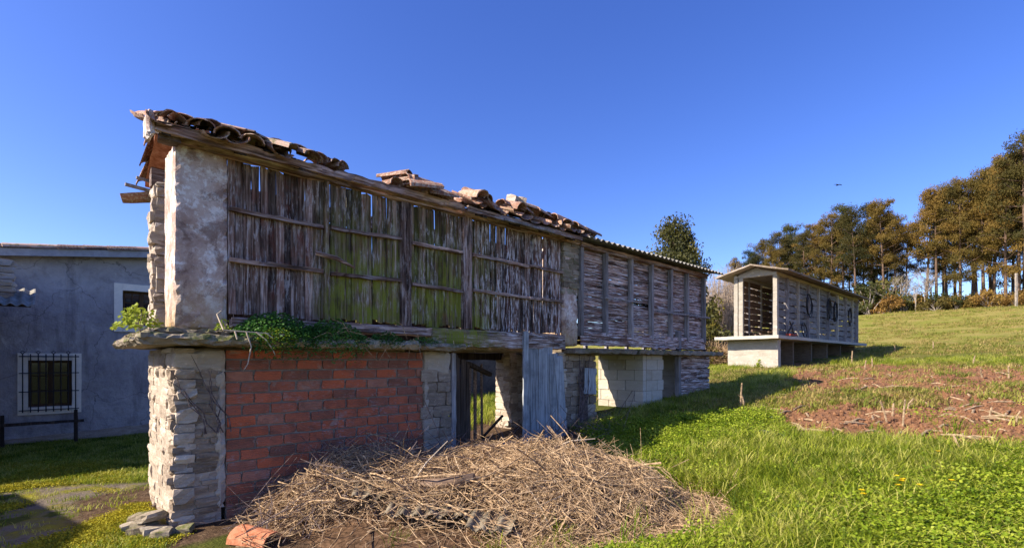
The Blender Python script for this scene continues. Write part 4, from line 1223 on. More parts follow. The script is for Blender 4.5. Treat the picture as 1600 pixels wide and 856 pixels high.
# --- leafy clover between the grass in the foreground
X, Y = sample_view(30000, 2.4, 8, .15, 1.65, 1.25)
k = ~keep_out(X, Y) & (uvl(X, Y)[1] < -.4) & (RS.random_sample(len(X)) > sstep(dirt_mask(X, Y), .15, .5) * .99) & (heap_h(X, Y) < .04) & (wav(X * 1.4 + 9, Y * 1.4) + RS.normal(0, .25, len(X)) > -.05) & (np.hypot((X + .4) / 2.35, (Y - 4.35) / 1.2) > 1)
X, Y = X[k], Y[k]
scatter('clover_patch', np.stack([X, Y, zg(X, Y) - .005], 1), RS.uniform(.5, 1.35, len(X)), C_cl, 2, .2)

# --- coarse field grass farther out and over the stubble
X, Y = sample_view(36000, 7, 78, .15, 1.65, 1.35)
dm = dirt_mask(X, Y)
pt_ = wav(X * 1.7, Y * 1.7 + 2)
k = ~keep_out(X, Y) & (uvl(X, Y)[1] < 8) & ((dm < .15) | ((pt_ > .22) & (RS.random_sample(len(X)) < .5)) | (RS.random_sample(len(X)) < .04)) & (Y > 8 + 0 * X)
X, Y = X[k], Y[k]
s = RS.uniform(.6, 1.3, len(X)) * (1 + .02 * Y)
scatter('field_grass', np.stack([X, Y, zg(X, Y) - .01], 1), np.stack([s * 1.3, s * 1.3, s * .75], 1), C_fd, 3)

# --- short turf in the yard, moss on the paving
X = RS.uniform(-13, -2.2, 22000); Y = 3.6 + 8 * RS.random_sample(22000) ** 1.3
u, v = uvl(X, Y)
pavm = sstep(-3.15 - X, 0, .5) * sstep(6.4 - Y, 0, 1.0)
k = (v > -.5) & (v < 7.4) & ~((u > -.15) & (v < 1.6)) & ((pavm < .4) | (wav(X * 2.1, Y * 2.1 + 4) > .2) & (RS.random_sample(len(X)) < .5) | (RS.random_sample(len(X)) < .06)) & (np.abs(X) < Y * 1.15)
X, Y = X[k], Y[k]
scatter('yard_turf', np.stack([X, Y, zg(X, Y) - .005], 1), RS.uniform(.6, 1.4, len(X)), C_tr, 4)
X = RS.uniform(-7.5, -2.8, 9000); Y = RS.uniform(3.6, 7.2, 9000)
u, v = uvl(X, Y)
k = ~((u > -.1) & (v > -.1)) & ((wav(X * 2.1, Y * 2.1 + 4) > -.08) | (X > -3.9)) & (v > -.3)
X, Y = X[k], Y[k]
X2 = RS.uniform(.5, 2.6, 2200); Y2 = RS.uniform(3.5, 4.2, 2200)
k = (wav(X2 * 2.6, Y2 * 2.6 + 1) > .12) & (np.hypot((X2 - 1.35) / 1.0, (Y2 - 3.8) / .35) < 1)
X, Y = np.r_[X, X2[k]], np.r_[Y, Y2[k]]
scatter('yellow_moss', np.stack([X, Y, zg(X, Y)], 1), RS.uniform(.6, 1.3, len(X)), C_mo, 5, .1)
# grass behind the granary (seen through the opening) and around the far granary
X = RS.uniform(-6, 14, 9000); Y = RS.uniform(8, 26, 9000)
u, v = uvl(X, Y)
k = (v > 1.7) & (v < 8.6) & ~keep_out(X, Y)
X, Y = X[k], Y[k]
scatter('back_grass', np.stack([X, Y, zg(X, Y)], 1), RS.uniform(.8, 1.5, len(X)), C_gr, 6)

# ------------------------------------------------------------------ clods of soil on the ploughed strip
V, F = unit_block(700, .12, .75, .9)
C_cd = proto_col('clod', [mk_mesh('clod', [p * .07 for p in map(Vector, unit_block(700 + i, .13, .72, .88)[0])], F, None) for i in range(4)])
def m_clod(nt):
    n = f_noise(nt, posn(nt), 30, 5, .7)
    return f_ramp(nt, n, [(.3, (.10, .045, .022)), (.55, (.22, .11, .058)), (.75, (.34, .20, .12))]), (n, .6, .01)
M['clod'] = new_mat('soil_clods', m_clod, .97, .1)
for o in C_cd.objects: o.data.materials.append(M['clod'])
X, Y = sample_view(20000, 4.2, 18, .4, 1.65, 1.2)
k = (dirt_mask(X, Y) > .55) & (RS.random_sample(len(X)) < .8) & ~keep_out(X, Y)
X, Y = X[k], Y[k]
scatter('soil_clods', np.stack([X, Y, zg(X, Y)], 1), RS.uniform(.25, 1.1, len(X)) ** 1.5, C_cd, 7, .6)

# ------------------------------------------------------------------ brush heap
hx_ = np.linspace(-2.6, 1.9, 70); hy_ = np.linspace(3.7, 5.75, 36)
HX, HY = np.meshgrid(hx_, hy_)
hz = zg(HX, HY) + heap_h(HX, HY) * .84 - .07 + .03 * wav(HX * 5, HY * 5)
V = np.stack([HX.ravel(), HY.ravel(), hz.ravel()], 1)
ii = np.arange(V.shape[0]).reshape(36, 70)
F = np.stack([ii[:-1, :-1].ravel(), ii[:-1, 1:].ravel(), ii[1:, 1:].ravel(), ii[1:, :-1].ravel()], 1).tolist()
hm = obj('soil_mound', V.tolist(), F, M['soil'], None, True)
tag(hm, 'low mound of dark soil under the heap of dry cut brush', 'soil mound')
def hsurf(x, y): return zf(x, y) + float(heap_h(x, y))
r = random.Random(5)
V, F = [], []
def twig(x, y, z, th, L, rad, tilt, bend=.25, sides=4):
    n = 5; pts = []; kx = r.gauss(0, .05) * L; ky = r.gauss(0, .05) * L
    for i in range(n):
        f = i / (n - 1) - .5
        off = bend * L * (4 * f * f - 1) * .25
        px = x + math.cos(th) * L * f - math.sin(th) * off; py = y + math.sin(th) * L * f + math.cos(th) * off
        pts.append((px + (kx if i == 2 else 0), py + (ky if i == 3 else 0), z + tilt * L * f + r.uniform(-.02, .02) * min(1, L * 3)))
    tube_into(V, F, pts, [rad * 1.15, rad, rad * .85, rad * .7, rad * .4], sides, False)
    if r.random() < .3:
        q = Vector(pts[2]); dq = Vector((math.cos(th + r.choice((-.7, .7))), math.sin(th + r.choice((-.7, .7))), tilt + r.uniform(-.2, .4))) * L * r.uniform(.2, .4)
        tube_into(V, F, [q, q + dq * .5 + Vector((0, 0, .01)), q + dq], [rad * .7, rad * .55, rad * .25], 3, False)
cnt = 0
while cnt < 15000:
    x = r.uniform(-2.7, 2.2); y = r.uniform(3.5, 5.7)
    h = float(heap_h(x, y))
    spread = math.hypot((x - .05) / 2.15, (y - 4.4) / 1.05)
    if h < .03 and (spread > 1 or r.random() < .2 + .5 * spread): continue
    # the front foot left of centre is bare soil
    if -1.9 < x < -.1 and y < 4.26 + .06 * math.sin(x * 9) and r.random() < .95: continue
    e = .06
    gxs = (hsurf(x + e, y) - hsurf(x - e, y)) / (2 * e); gys = (hsurf(x, y + e) - hsurf(x, y - e)) / (2 * e)
    th = r.gauss(.25, .9) if r.random() < .75 else r.uniform(0, 6.283)
    L = r.uniform(.14, .5) if r.random() < .85 else r.uniform(.5, .95)
    rad = r.choice((.0011, .0013, .0016, .0019, .0023, .003, .0045)) * (1.25 if L > .5 else 1)
    tl = gxs * math.cos(th) + gys * math.sin(th)
    tl = max(-.6, min(.6, tl)) + r.gauss(0, .22)
    twig(x, y, hsurf(x, y) + r.uniform(-.11, .09) * (1 if h > .06 else .25) + .005, th, L, rad, tl, r.gauss(0, .8))
    cnt += 1
for _ in range(60):      # stalks sticking up out of the heap
    x = r.uniform(-1.7, 1.2); y = r.uniform(4.4, 5.2)
    twig(x, y, hsurf(x, y) + .08, r.uniform(0, 6.28), r.uniform(.2, .45), r.uniform(.003, .006), r.uniform(.4, 1.4) * r.choice((-1, 1)), .4)
for _ in range(150):     # thicker forked branches
    x = r.uniform(-2.0, 1.1); y = r.uniform(4.2, 5.4)
    if heap_h(x, y) < .16: continue
    twig(x, y, hsurf(x, y) + r.uniform(-.03, .07), r.uniform(0, 6.28), r.uniform(.4, 1.0), r.uniform(.004, .009), r.gauss(0, .15), r.gauss(0, .9), 5)
tw = obj('cut_brush', V, F, M['twig']); tw['kind'] = 'stuff'
# dark brambles against the bricks
V, F = [], []
for _ in range(420):
    u = r.uniform(.35, 5.8); vv_ = r.uniform(-1.0, -.06); p = wp(u, vv_)
    z = max(hsurf(p.x, p.y), zf(p.x, p.y)) + r.uniform(.0, .18)
    twig(p.x, p.y, z, r.uniform(0, 6.28), r.uniform(.25, .9), r.uniform(.002, .0045), r.gauss(0, .6), r.uniform(-.8, .8))
bd = obj('dead_brambles', V, F, M['twigdark']); bd['kind'] = 'stuff'
# ivy leaves on the foot of the heap
C_iv = proto_col('ivy', [leafy(990 + i, 12, .05, .08, .035, M['ivy'], .8) for i in range(3)])
P = []
for (px, py, n, sp) in ((490, 775, 26, .10), (560, 790, 30, .14), (640, 800, 10, .1), (470, 740, 8, .06)):
    x0, y0, _ = ray_ground(px, py + 18)
    for _ in range(n):
        x = x0 + r.gauss(0, sp); y = y0 + .12 + r.gauss(0, sp * .7); P.append((x, y, hsurf(x, y) - .02))
scatter('ivy_patch', P, RS.uniform(.6, 1.1, len(P)), C_iv, 8, .5)
# grass coming up through the heap's right flank
P = []
for _ in range(240):
    x = r.uniform(.3, 1.9); y = r.uniform(3.75, 4.6)
    if wav(x * 2.3, y * 2.3) > .15: P.append((x, y, zf(x, y) + float(heap_h(x, y)) * .8))
scatter('heap_grass', P, RS.uniform(.4, .8, len(P)), C_gr, 9)

# loose pieces in the heap
def heap_tube(name, label, cat, pts, rads, m, sides=9, group=None):
    V, F = [], []
    base = Vector(pts[0]); tube_into(V, F, [Vector(p) - base for p in pts], rads, sides)
    o = obj(name, V, F, m, None, True, loc=base); return tag(o, label, cat, group)
x, y = -.55, 4.42; z = hsurf(x, y)
heap_tube('log', 'short weathered log lying across the crest of the brush heap', 'log', [(-.86, 4.45, hsurf(-.86, 4.45) + .05), (-.62, 4.40, hsurf(-.62, 4.40) + .09), (-.33, 4.34, hsurf(-.33, 4.34) + .12)], [.045, .052, .046], M['log'])
o = obj('plank', *noisy_box(-.22, .22, -.06, .06, -.025, .025, .06, .008, .012, 6, 300), M['log'], None, loc=(-.72, 5.0, hsurf(-.72, 5.0) + .08), rot=(.1, .05, .15)); tag(o, 'stub of rough board poking from the brush heap below the stone pier', 'plank')
def branch(label, p0, p1, rad, side=()):
    p0 = Vector(p0); p1 = Vector(p1); V, F = [], []
    mid = (p1 - p0) * .5 + Vector((0, 0, .04))
    tube_into(V, F, [Vector((0, 0, 0)), mid, p1 - p0], [rad, rad * .85, rad * .5], 6)
    for f, dv in side:
        b = (p1 - p0) * f; tube_into(V, F, [b, b + Vector(dv)], [rad * .6, rad * .25], 5)
    o = obj('dry_branch', V, F, M['root'], None, loc=p0); return tag(o, label, 'branch', 'long bare branches on the brush heap')
branch('long straight pale stick lying down the face of the brush heap', (.12, 4.25, hsurf(.12, 4.25) + .05), (.34, 3.86, hsurf(.34, 3.86) + .03), .008)
branch('forked pale branch reaching out of the heap towards the plank door', (.35, 5.0, hsurf(.35, 5.0) + .02), (.86, 5.1, hsurf(.8, 5.0) + .20), .011, ((.6, (.05, .05, .10)),))
branch('curved pale branch arching over the heap below the bricks', (-.95, 4.35, hsurf(-.95, 4.35)), (-.62, 4.75, hsurf(-.8, 4.75) + .30), .009)
branch('thin pale branch slanting over the left flank of the brush heap', (-2.15, 4.25, hsurf(-2.15, 4.25) + .03), (-1.45, 4.55, hsurf(-1.5, 4.55) + .12), .010, ((.5, (.1, -.05, .1)),))
# fragments of corrugated sheet
for i, (x, y, lu, lv, rz, rx, dz, lab) in enumerate(((-1.38, 4.22, .36, .26, .15, .25, .15, 'grey corrugated sheet fragment near the left end of the heap'), (-1.05, 4.02, .72, .36, .05, .10, .12, 'long corrugated sheet piece half buried in the heap front'), (-.38, 3.90, .38, .28, -.2, .25, .09, 'small curved corrugated piece low in front of the heap'))):
    V, F = corrugated(lu, lv, .12, .019, .009, 14, 60 + i, 3, ragged=.012)
    o = obj('corrugated_sheet', V, F, M['fibreold'], None, loc=(x, y, hsurf(x, y) + dz - .075), rot=(rx, .04, rz)); tag(o, lab, 'roofing sheet')
o = put('roof_tile', with_mat(TILES[1], M['tile_clean']), None, (-2.22, 4.02, zf(-2.2, 4.0) + .02), (.02, .1, math.radians(-112)), (1.15, .85, 1.15))
tag(o, 'clean orange clay roof tile lying on the ground below the stone pier', 'roof tile')
# rubble at the foot of the pier
RUB = [mk_mesh('stone', *unit_block(150 + i, .09, .85, .95), M['slab']) for i in range(6)]
for i, (u, v_, s) in enumerate(((-.13, .02, (.24, .20, .10)), (-.15, .22, (.26, .22, .13)), (-.10, -.10, (.20, .16, .09)), (-.24, .10, (.18, .16, .10)), (-.16, .42, (.25, .2, .15)), (.06, -.12, (.16, .12, .07)), (-.26, .30, (.18, .16, .09)), (-.14, .13, (.22, .18, .09)))):
    p = wp(u, v_); zz = zf(p.x, p.y) + (.03 if i != 7 else .13)
    o = put('rubble_stone', RUB[i % 6], None, (p.x, p.y, zz), (U(-.2, .2), U(-.2, .2), U(0, 3)), tuple(k * .85 for k in s))
    tag(o, 'loose flat stone fallen at the foot of the near stone pier', 'stone', 'rubble below the near pier')

# ------------------------------------------------------------------ plants on the ledge
def ledge_plant(name, label, u, v_, z, n, spread, h, size, m, tilt=.9, sx=1.0, droop=0.0, seed=0):
    r = random.Random(seed); V, F = [], []
    for _ in range(n):
        a = r.uniform(0, 6.283); d = spread * math.sqrt(r.random())
        x = d * math.cos(a) * sx; y = d * math.sin(a)
        dome = max(.05, 1 - (d / spread) ** 2)
        zz = h * dome * r.uniform(.4, 1.05)
        if y < 0: zz += droop * (y / spread) * r.random()
        e = Euler((r.uniform(-tilt, tilt), r.uniform(-tilt, tilt), r.uniform(0, 6.283))).to_matrix(); s = size * r.uniform(.5, 1.2); b = len(V)
        for (q, w_, l_) in ((0, -.5, 0), (.3, -.15, .06), (.28, .2, .05), (0, .5, -.06), (-.28, .2, .05), (-.3, -.15, .06)):
            V.append(Vector((x, y, zz)) + e @ Vector((q, w_, l_)) * s)
        F += [(b, b + 1, b + 2, b + 3), (b, b + 3, b + 4, b + 5)]
    p = wp(u, v_); t_ = thing(name, label, 'plant', (p.x, p.y, z), AX)
    obj('foliage', V, F, m, t_)
    V, F = [], []
    for _ in range(9):
        a = r.uniform(0, 6.283); tube_into(V, F, [(0, 0, -.01), (spread * .4 * math.cos(a) * sx, spread * .4 * math.sin(a), h * .6)], [.004, .002], 4)
    obj('stem', V, F, M['root'] if m == M['euph'] else M['twigdark'], t_)
    return t_
ledge_plant('fern_clump', 'thick green fern cushion on the ledge beside the plastered pier', .78, -.16, 1.72, 5200, .29, .24, .028, M['fern'], sx=1.45, droop=.26, seed=1)
ledge_plant('fern_clump', 'pale green sunlit leaves hanging over the ledge edge above the bricks', .74, -.34, 1.70, 900, .12, .10, .022, M['euph'], sx=1.5, droop=.16, seed=2)
ledge_plant('fern_clump', 'dark fern cushion on the ledge below the first wooden post', 1.33, -.18, 1.72, 3400, .27, .20, .028, M['fern'], sx=1.4, droop=.28, seed=3)
ledge_plant('fern_clump', 'small fern tuft on the ledge above the right half of the bricks', 1.92, -.2, 1.71, 900, .16, .11, .026, M['fern'], sx=1.4, droop=.10, seed=4)
ledge_plant('fern_clump', 'sparse low fern tuft on the ledge near the mossy lintel', 2.40, -.2, 1.705, 450, .14, .07, .024, M['fern'], sx=1.6, droop=.08, seed=5)
ledge_plant('spurge_plant', 'bright yellow green leafy plant on the slab end beside the pier', -.22, .16, 1.765, 260, .19, .22, .050, M['euph'], 1.0, seed=6)
ledge_plant('spurge_plant', 'small light green sprig at the foot of the plastered pier', .33, -.22, 1.765, 60, .07, .10, .035, M['euph'], 1.0, seed=7)
# dry roots hanging over the ledge
V, F = [], []
r = random.Random(9)
L0 = Vector((.42, -.30, 1.735))
for pts in (((.30, -.33, 1.76), (.50, -.36, 1.75), (.68, -.37, 1.74), (.86, -.37, 1.73)), ((.47, -.37, 1.75), (.50, -.40, 1.62), (.47, -.41, 1.47), (.44, -.41, 1.42)), ((.55, -.37, 1.75), (.62, -.41, 1.68), (.67, -.42, 1.60), (.69, -.42, 1.55)), ((.38, -.37, 1.75), (.39, -.40, 1.68)), ((.62, -.37, 1.75), (.68, -.40, 1.70)), ((.30, -.33, 1.76), (.28, -.2, 1.9), (.36, -.08, 1.96))):
    tube_into(V, F, [Vector(p) - L0 for p in pts], [.007 * (1 - .15 * i) for i in range(len(pts))], 5)
p = wp(L0.x, L0.y, L0.z); o = obj('dry_roots', V, F, M['root'], None, loc=p, rot=(0, 0, AX)); tag(o, 'pale dry vine roots hanging over the ledge by the plastered pier', 'roots')
V, F = [], []
L0 = Vector((1.8, -.3, 1.72))
for k in range(16):
    a = Vector((r.uniform(1.2, 2.9), r.uniform(-.34, -.2), 1.74)); d = Vector((r.uniform(-.3, .4), r.uniform(-.12, .03), r.uniform(-.25, .2)))
    tube_into(V, F, [a - L0, a + d * .5 + Vector((0, -.02, .05)) - L0, a + d - L0], [.004, .0035, .002], 4)
p = wp(L0.x, L0.y, L0.z); o = obj('dry_vines', V, F, M['twig'], None, loc=p, rot=(0, 0, AX)); tag(o, 'thin dry vine stems trailing along the ledge above the bricks', 'vines')
# dead vine stems climbing the stone pier right of the plank door, and the near pier
for (u0, z0, u1, z1, lab, n) in ((5.55, .5, 5.60, 1.62, 'dark tangled ivy stems climbing the stone pier right of the plank door', 22), (.33, .85, .12, 1.55, 'thin dead ivy stems clinging to the near stone pier', 7)):
    V, F = [], []; L0 = Vector((u0, -.05, z0))
    for k in range(n):
        pts = []; a0 = u0 + r.uniform(-.12, .12); a1 = u1 + r.uniform(-.2, .2)
        for s in range(6):
            f = s / 5; pts.append(Vector((a0 + (a1 - a0) * f + r.uniform(-.03, .03), -.045 + r.uniform(-.03, .01), z0 + (z1 - z0) * f * (.6 + .4 * ((k * 7) % 5) / 4))) - L0)
        tube_into(V, F, pts, [.010, .009, .008, .006, .005, .003] if n > 10 else [.006, .006, .005, .004, .003, .002], 5)
    p = wp(u0, -.05, z0); o = obj('ivy_stems', V, F, M['twigdark'], None, loc=p, rot=(0, 0, AX)); tag(o, lab, 'ivy')

# ------------------------------------------------------------------ stubble, dandelions, docks
def stalk(px, py, hpx, lean, label, k=0):
    x, y, z = ray_ground(px, py); h = hpx * y / 770
    V, F = [], []; rr = random.Random(px)
    rad = .008 + .0009 * y
    tube_into(V, F, [(0, 0, -.04), (lean * h * .4, rr.uniform(-.02, .02), h * .5), (lean * h, rr.uniform(-.03, .03), h)], [rad, rad * .9, rad * .8], 6)
    for j in range(2):
        a = rr.uniform(0, 6.28); tube_into(V, F, [(lean * h * .5, 0, h * .45), (lean * h * .5 + .06 * math.cos(a), .06 * math.sin(a), h * (.45 + .2 * rr.random()))], [rad * .5, .002], 4)
    o = obj('corn_stub', V, F, M['stalk'], None, loc=(x, y, z)); tag(o, label, 'corn stalk', 'dry corn stubs in the field')
UP = 'upright dry corn stub standing in the stubble field'
for (px, py, h, ln) in ((1157, 640, 42, .05), (1163, 640, 24, -.2), (1410, 668, 44, .08), (1387, 662, 34, -.3), (1394, 650, 20, .1), (1497, 715, 36, -.1), (1500, 716, 18, .2), (1331, 568, 20, .05), (1351, 577, 14, .1), (1363, 574, 14, -.1), (1576, 592, 20, .05), (1536, 592, 18, -.3), (1458, 545, 12, 0), (1398, 550, 10, 0), (1418, 640, 18, .4), (1545, 652, 16, .2), (1300, 690, 16, .1), (1318, 700, 14, -.1), (1588, 660, 18, .2), (1520, 570, 14, .2)):
    stalk(px, py, h, ln, UP)
def lying(px, py, L, th):
    x, y, z = ray_ground(px, py); V, F = [], []
    dx, dy = math.cos(th) * L, math.sin(th) * L
    dz = zf(x + dx, y + dy) - z
    tube_into(V, F, [(0, 0, .015), (dx * .5, dy * .5, dz * .5 + .04), (dx, dy, dz + .015)], [.016, .015, .010], 6)
    o = obj('corn_stalk', V, F, M['stalk'], None, loc=(x, y, z)); tag(o, 'dry corn stalk lying flat on the ploughed strip', 'corn stalk', 'fallen corn stalks in the field')
rr = random.Random(21)
for i in range(110):
    px = rr.uniform(1190, 1598); py = rr.uniform(572, 720)
    x, y, z = ray_ground(px, py)
    if float(dirt_mask(x, y)) > .3: lying(px, py, rr.uniform(.12, .5), rr.uniform(0, 3.14))
def dandelion(px, py):
    x, y, z = ray_ground(px, py + 14)
    h = .19 if y < 6 else .15
    t_ = thing('dandelion', 'yellow dandelion flower standing in the meadow grass', 'flower', (x, y, z), rr.uniform(0, 6.28), 'dandelions in the meadow')
    V, F = [], []; tube_into(V, F, [(0, 0, 0), (.004, 0, h * .5), (0, 0, h)], [.003, .0025, .002], 4); obj('stem', V, F, M['clover'], t_)
    V, F = [], []
    for k in range(26):
        a = rr.uniform(0, 6.28); rad = .026 * rr.uniform(.55, 1); up = .012 * (1 - rad / .03)
        b = len(V); w = .006
        V += [(0, 0, h), (rad * math.cos(a) - w * math.sin(a), rad * math.sin(a) + w * math.cos(a), h + .004 + up), (rad * math.cos(a) + w * math.sin(a), rad * math.sin(a) - w * math.cos(a), h + .005 + up)]
        F.append((b, b + 1, b + 2))
    obj('flower_head', V, F, M['dand'], t_)
for (px, py) in ((1466, 722), (1402, 766), (1410, 776), (1404, 783), (1487, 774), (1437, 781), (1347, 789), (1350, 797), (1395, 634), (1402, 616), (1363, 578), (1437, 596), (1225, 607), (1411, 772)):
    dandelion(px, py)
def dock(px, py, s, lab):
    x, y, z = ray_ground(px, py); V, F = [], []; q = random.Random(px)
    for k in range(7):
        a = q.uniform(0, 6.28); L = s * q.uniform(.7, 1.1); b = len(V); w = L * .16
        for f, wf, zz in ((0, .25, 0), (.3, .9, .32), (.65, 1.0, .42), (1, .1, .36)):
            for sg in (-1, 1):
                V.append((math.cos(a) * L * f - math.sin(a) * w * wf * sg, math.sin(a) * L * f + math.cos(a) * w * wf * sg, zz * L * 1.1))
        for j in range(3): F.append((b + 2 * j, b + 2 * j + 1, b + 2 * j + 3, b + 2 * j + 2))
    o = obj('dock_plant', V, F, M['ivy'], None, loc=(x, y, z + .02)); tag(o, lab, 'plant', 'broad dock plants in the meadow')
for (px, py, s) in ((1290, 788, .22), (1212, 690, .24), (1195, 662, .22), (1108, 705, .18), (1300, 800, .16)):
    dock(px, py, s, 'broad dark green dock leaves among the meadow grass')
x, y, z = ray_ground(1180, 576)
ledge = ledge_plant('weed', 'small weed growing in front of the concrete plinth of the far granary', 0, 0, 0, 90, .12, .35, .09, M['euph'], 1.0, seed=12); ledge.location = (x, y - .3, z)

# ------------------------------------------------------------------ trees
def cluster_leaves(r, V, F, c, R, n, size, asp=.35, flat_=.7):
    for _ in range(n):
        d = Vector((r.gauss(0, 1), r.gauss(0, 1), r.gauss(0, 1) * flat_)); d = d / max(.2, d.length) * R * r.random() ** .45
        e = Euler((r.uniform(0, 6.28), r.uniform(0, 6.28), r.uniform(0, 6.28))).to_matrix(); s = size * r.uniform(.6, 1.3); b = len(V)
        for q in ((-.5, -asp / 2, 0), (.5, -asp / 3, .05), (.45, asp / 2, 0), (-.4, asp / 2, .05)):
            V.append(c + d + e @ Vector(q) * s)
        F.append((b, b + 1, b + 2, b + 3))
def pine_meshes(seed, H, crown0=.45, width=.17, dens=1.0, m='pine', lean=.03):
    r = random.Random(seed); V, F = [], []; LV, LF = [], []
    tr = [Vector((lean * H * f + .15 * math.sin(f * 4 + seed), lean * H * .5 * f, H * f)) for f in [i / 9 for i in range(10)]]
    tube_into(V, F, tr, [H * .0125 * (1 - .82 * i / 9) for i in range(10)], 7)
    nb = int(30 * dens)
    for k in range(nb):
        f = crown0 + (1 - crown0) * (k / nb) ** .9
        i = min(8, int(f * 9)); p = tr[i].lerp(tr[i + 1], f * 9 - i)
        a = k * 2.4 + r.uniform(-.5, .5)
        rel = (f - crown0) / (1 - crown0)
        L = H * width * (1.05 - .75 * rel ** 1.6) * r.uniform(.55, 1.25) * (.65 if rel < .08 else 1)
        e = p + Vector((math.cos(a) * L, math.sin(a) * L, L * r.uniform(.05, .55)))
        mid = p.lerp(e, .5) + Vector((0, 0, -.04 * L))
        tube_into(V, F, [p, mid, e], [H * .004, H * .003, H * .0012], 4, False)
        for q in range(r.randint(2, 4)):
            c = p.lerp(e, r.uniform(.5, 1.08)) + Vector((r.gauss(0, .35), r.gauss(0, .35), r.gauss(.15, .25))) * (H / 18)
            cluster_leaves(r, LV, LF, c, H * .042 * r.uniform(.7, 1.3), int(125 * dens), H * .0125, .26, .6)
    for k in range(10):      # bare dead limbs under the crown
        f = r.uniform(.18, crown0 + .05); i = min(8, int(f * 9)); p = tr[i].lerp(tr[i + 1], f * 9 - i); a = r.uniform(0, 6.28); L = H * .08 * r.random()
        tube_into(V, F, [p, p + Vector((math.cos(a) * L, math.sin(a) * L, L * .1))], [H * .002, H * .0006], 4, False)
    return mk_mesh('trunk', V, F, M['bark'], True), mk_mesh('crown', LV, LF, M[m])
def plant_tree(name, meshes, x, y, s, label, cat='tree', group=None, rz=0.0, sz=None):
    t_ = thing(name, label, cat, (x, y, zf(x, y) - .1), rz, group)
    t_.scale = (s, s, sz or s)
    put('trunk', meshes[0], t_); put('crown', meshes[1], t_)
    return t_
PV = [pine_meshes(31, 18, .36, .17, 1.15, 'pine', .02), pine_meshes(32, 18, .42, .19, 1.15, 'pine', -.03), pine_meshes(33, 18, .35, .16, 1.1, 'pinegreen', .015), pine_meshes(34, 18, .48, .15, 1.0, 'pine', .05), pine_meshes(35, 18, .2, .2, 1.3, 'pine', 0)]
def crest(px, t_):      # point on the hill at picture column px and distance t_ along the slope
    k = (px - 800) / 770; Y = t_ / (.728 * k + .685); return k * Y, Y
# (column, top row) of the pines at the wood's edge; height follows from the ground there
pines = [(1150, 408, 92, 4), (1172, 396, 88, 2), (1192, 378, 90, 4), (1215, 366, 84, 0), (1236, 356, 88, 2), (1256, 364, 80, 4), (1275, 352, 84, 1), (1296, 338, 78, 0), (1318, 326, 80, 2), (1338, 330, 76, 3), (1360, 322, 80, 0), (1380, 318, 77, 1), (1402, 336, 79, 3), (1416, 352, 84, 1), (1446, 310, 79, 3), (1462, 300, 78, 1), (1480, 294, 80, 0), (1500, 284, 77, 4), (1518, 282, 82, 3), (1537, 268, 78, 0), (1554, 262, 80, 1), (1572, 250, 76, 4), (1590, 236, 78, 3), (1606, 212, 74, 0), (1628, 205, 77, 1), (1650, 215, 78, 2), (1228, 372, 96, 3), (1306, 350, 94, 1), (1370, 345, 95, 4), (1490, 310, 92, 2), (1548, 290, 92, 2), (1598, 262, 90, 4), (1182, 400, 86, 4), (1208, 390, 80, 4), (1248, 384, 86, 2), (1266, 380, 90, 4), (1288, 372, 86, 4), (1328, 362, 88, 4), (1350, 366, 84, 2), (1386, 362, 90, 4), (1400, 380, 86, 4), (1474, 345, 90, 2), (1528, 322, 90, 3), (1582, 300, 90, 2)]
desc = ['tall pine with rusty olive crown', 'bare-trunked pine with tufted top', 'dark green pine', 'slender leaning pine with sparse crown', 'bushy low-branched pine']
for i, (px, py, tt, kind) in enumerate(pines):
    x, y = crest(px, tt); z = zf(x, y) - .1
    H = EYE + (563 - py) * y / 770 - z
    where = 'behind the far granary' if px < 1290 else ('between far granary and wood gap' if px < 1430 else 'on the open field side of the gap')
    what = ('set-back ' if tt > 84 else '') + desc[kind]
    plant_tree('pine_tree', PV[kind], x, y, H / 18 * (.9 if kind == 4 else 1), what + ' ' + where, 'pine', 'pines of the hilltop wood', i * 1.7, H / 18)
# undergrowth of the wood
def shrub_mesh(seed, R, H, n, size, m, ncl=16, asp=.6):
    r = random.Random(seed); V, F = [], []; LV, LF = [], []
    for k in range(ncl):
        a = r.uniform(0, 6.28); d = R * math.sqrt(r.random()); c = Vector((d * math.cos(a), d * math.sin(a), H * r.uniform(.2, .95) * (1 - .45 * (d / R) ** 2)))
        tube_into(V, F, [(0, 0, -.1), c * .5 + Vector((0, 0, .1)), c], [R * .03, R * .02, R * .008], 5, False)
        cluster_leaves(r, LV, LF, c, R * .42 * r.uniform(.6, 1.2), n, size, asp, .8)
    return mk_mesh('trunk', V, F, M['barkpale'], True), mk_mesh('crown', LV, LF, M[m])
SHR = [shrub_mesh(41, 1.6, 2.6, 90, .20, 'rust'), shrub_mesh(42, 1.8, 2.2, 90, .20, 'pine'), shrub_mesh(43, 1.3, 3.2, 60, .18, 'pinegreen')]
rr = random.Random(77)
for i in range(78):
    px = 1150 + i * 6.2 + rr.uniform(-5, 5)
    if 1405 < px < 1440 and rr.random() < .6: continue
    x, y = crest(px, rr.uniform(74, 84)); k = rr.choice((0, 0, 1, 1, 2)); s = rr.uniform(.6, 1.3) * (1.5 if px < 1395 else .8)
    plant_tree('shrub', SHR[k], x, y, s, ['rusty brown shrub in the undergrowth below the pines', 'low olive bush in the undergrowth below the pines', 'upright dark green bush in the undergrowth below the pines'][k] + (' behind the far granary' if px < 1300 else ' beside the gap in the wood' if px < 1450 else ' along the field edge'), 'bush', 'undergrowth of the hilltop wood', rr.uniform(0, 6))
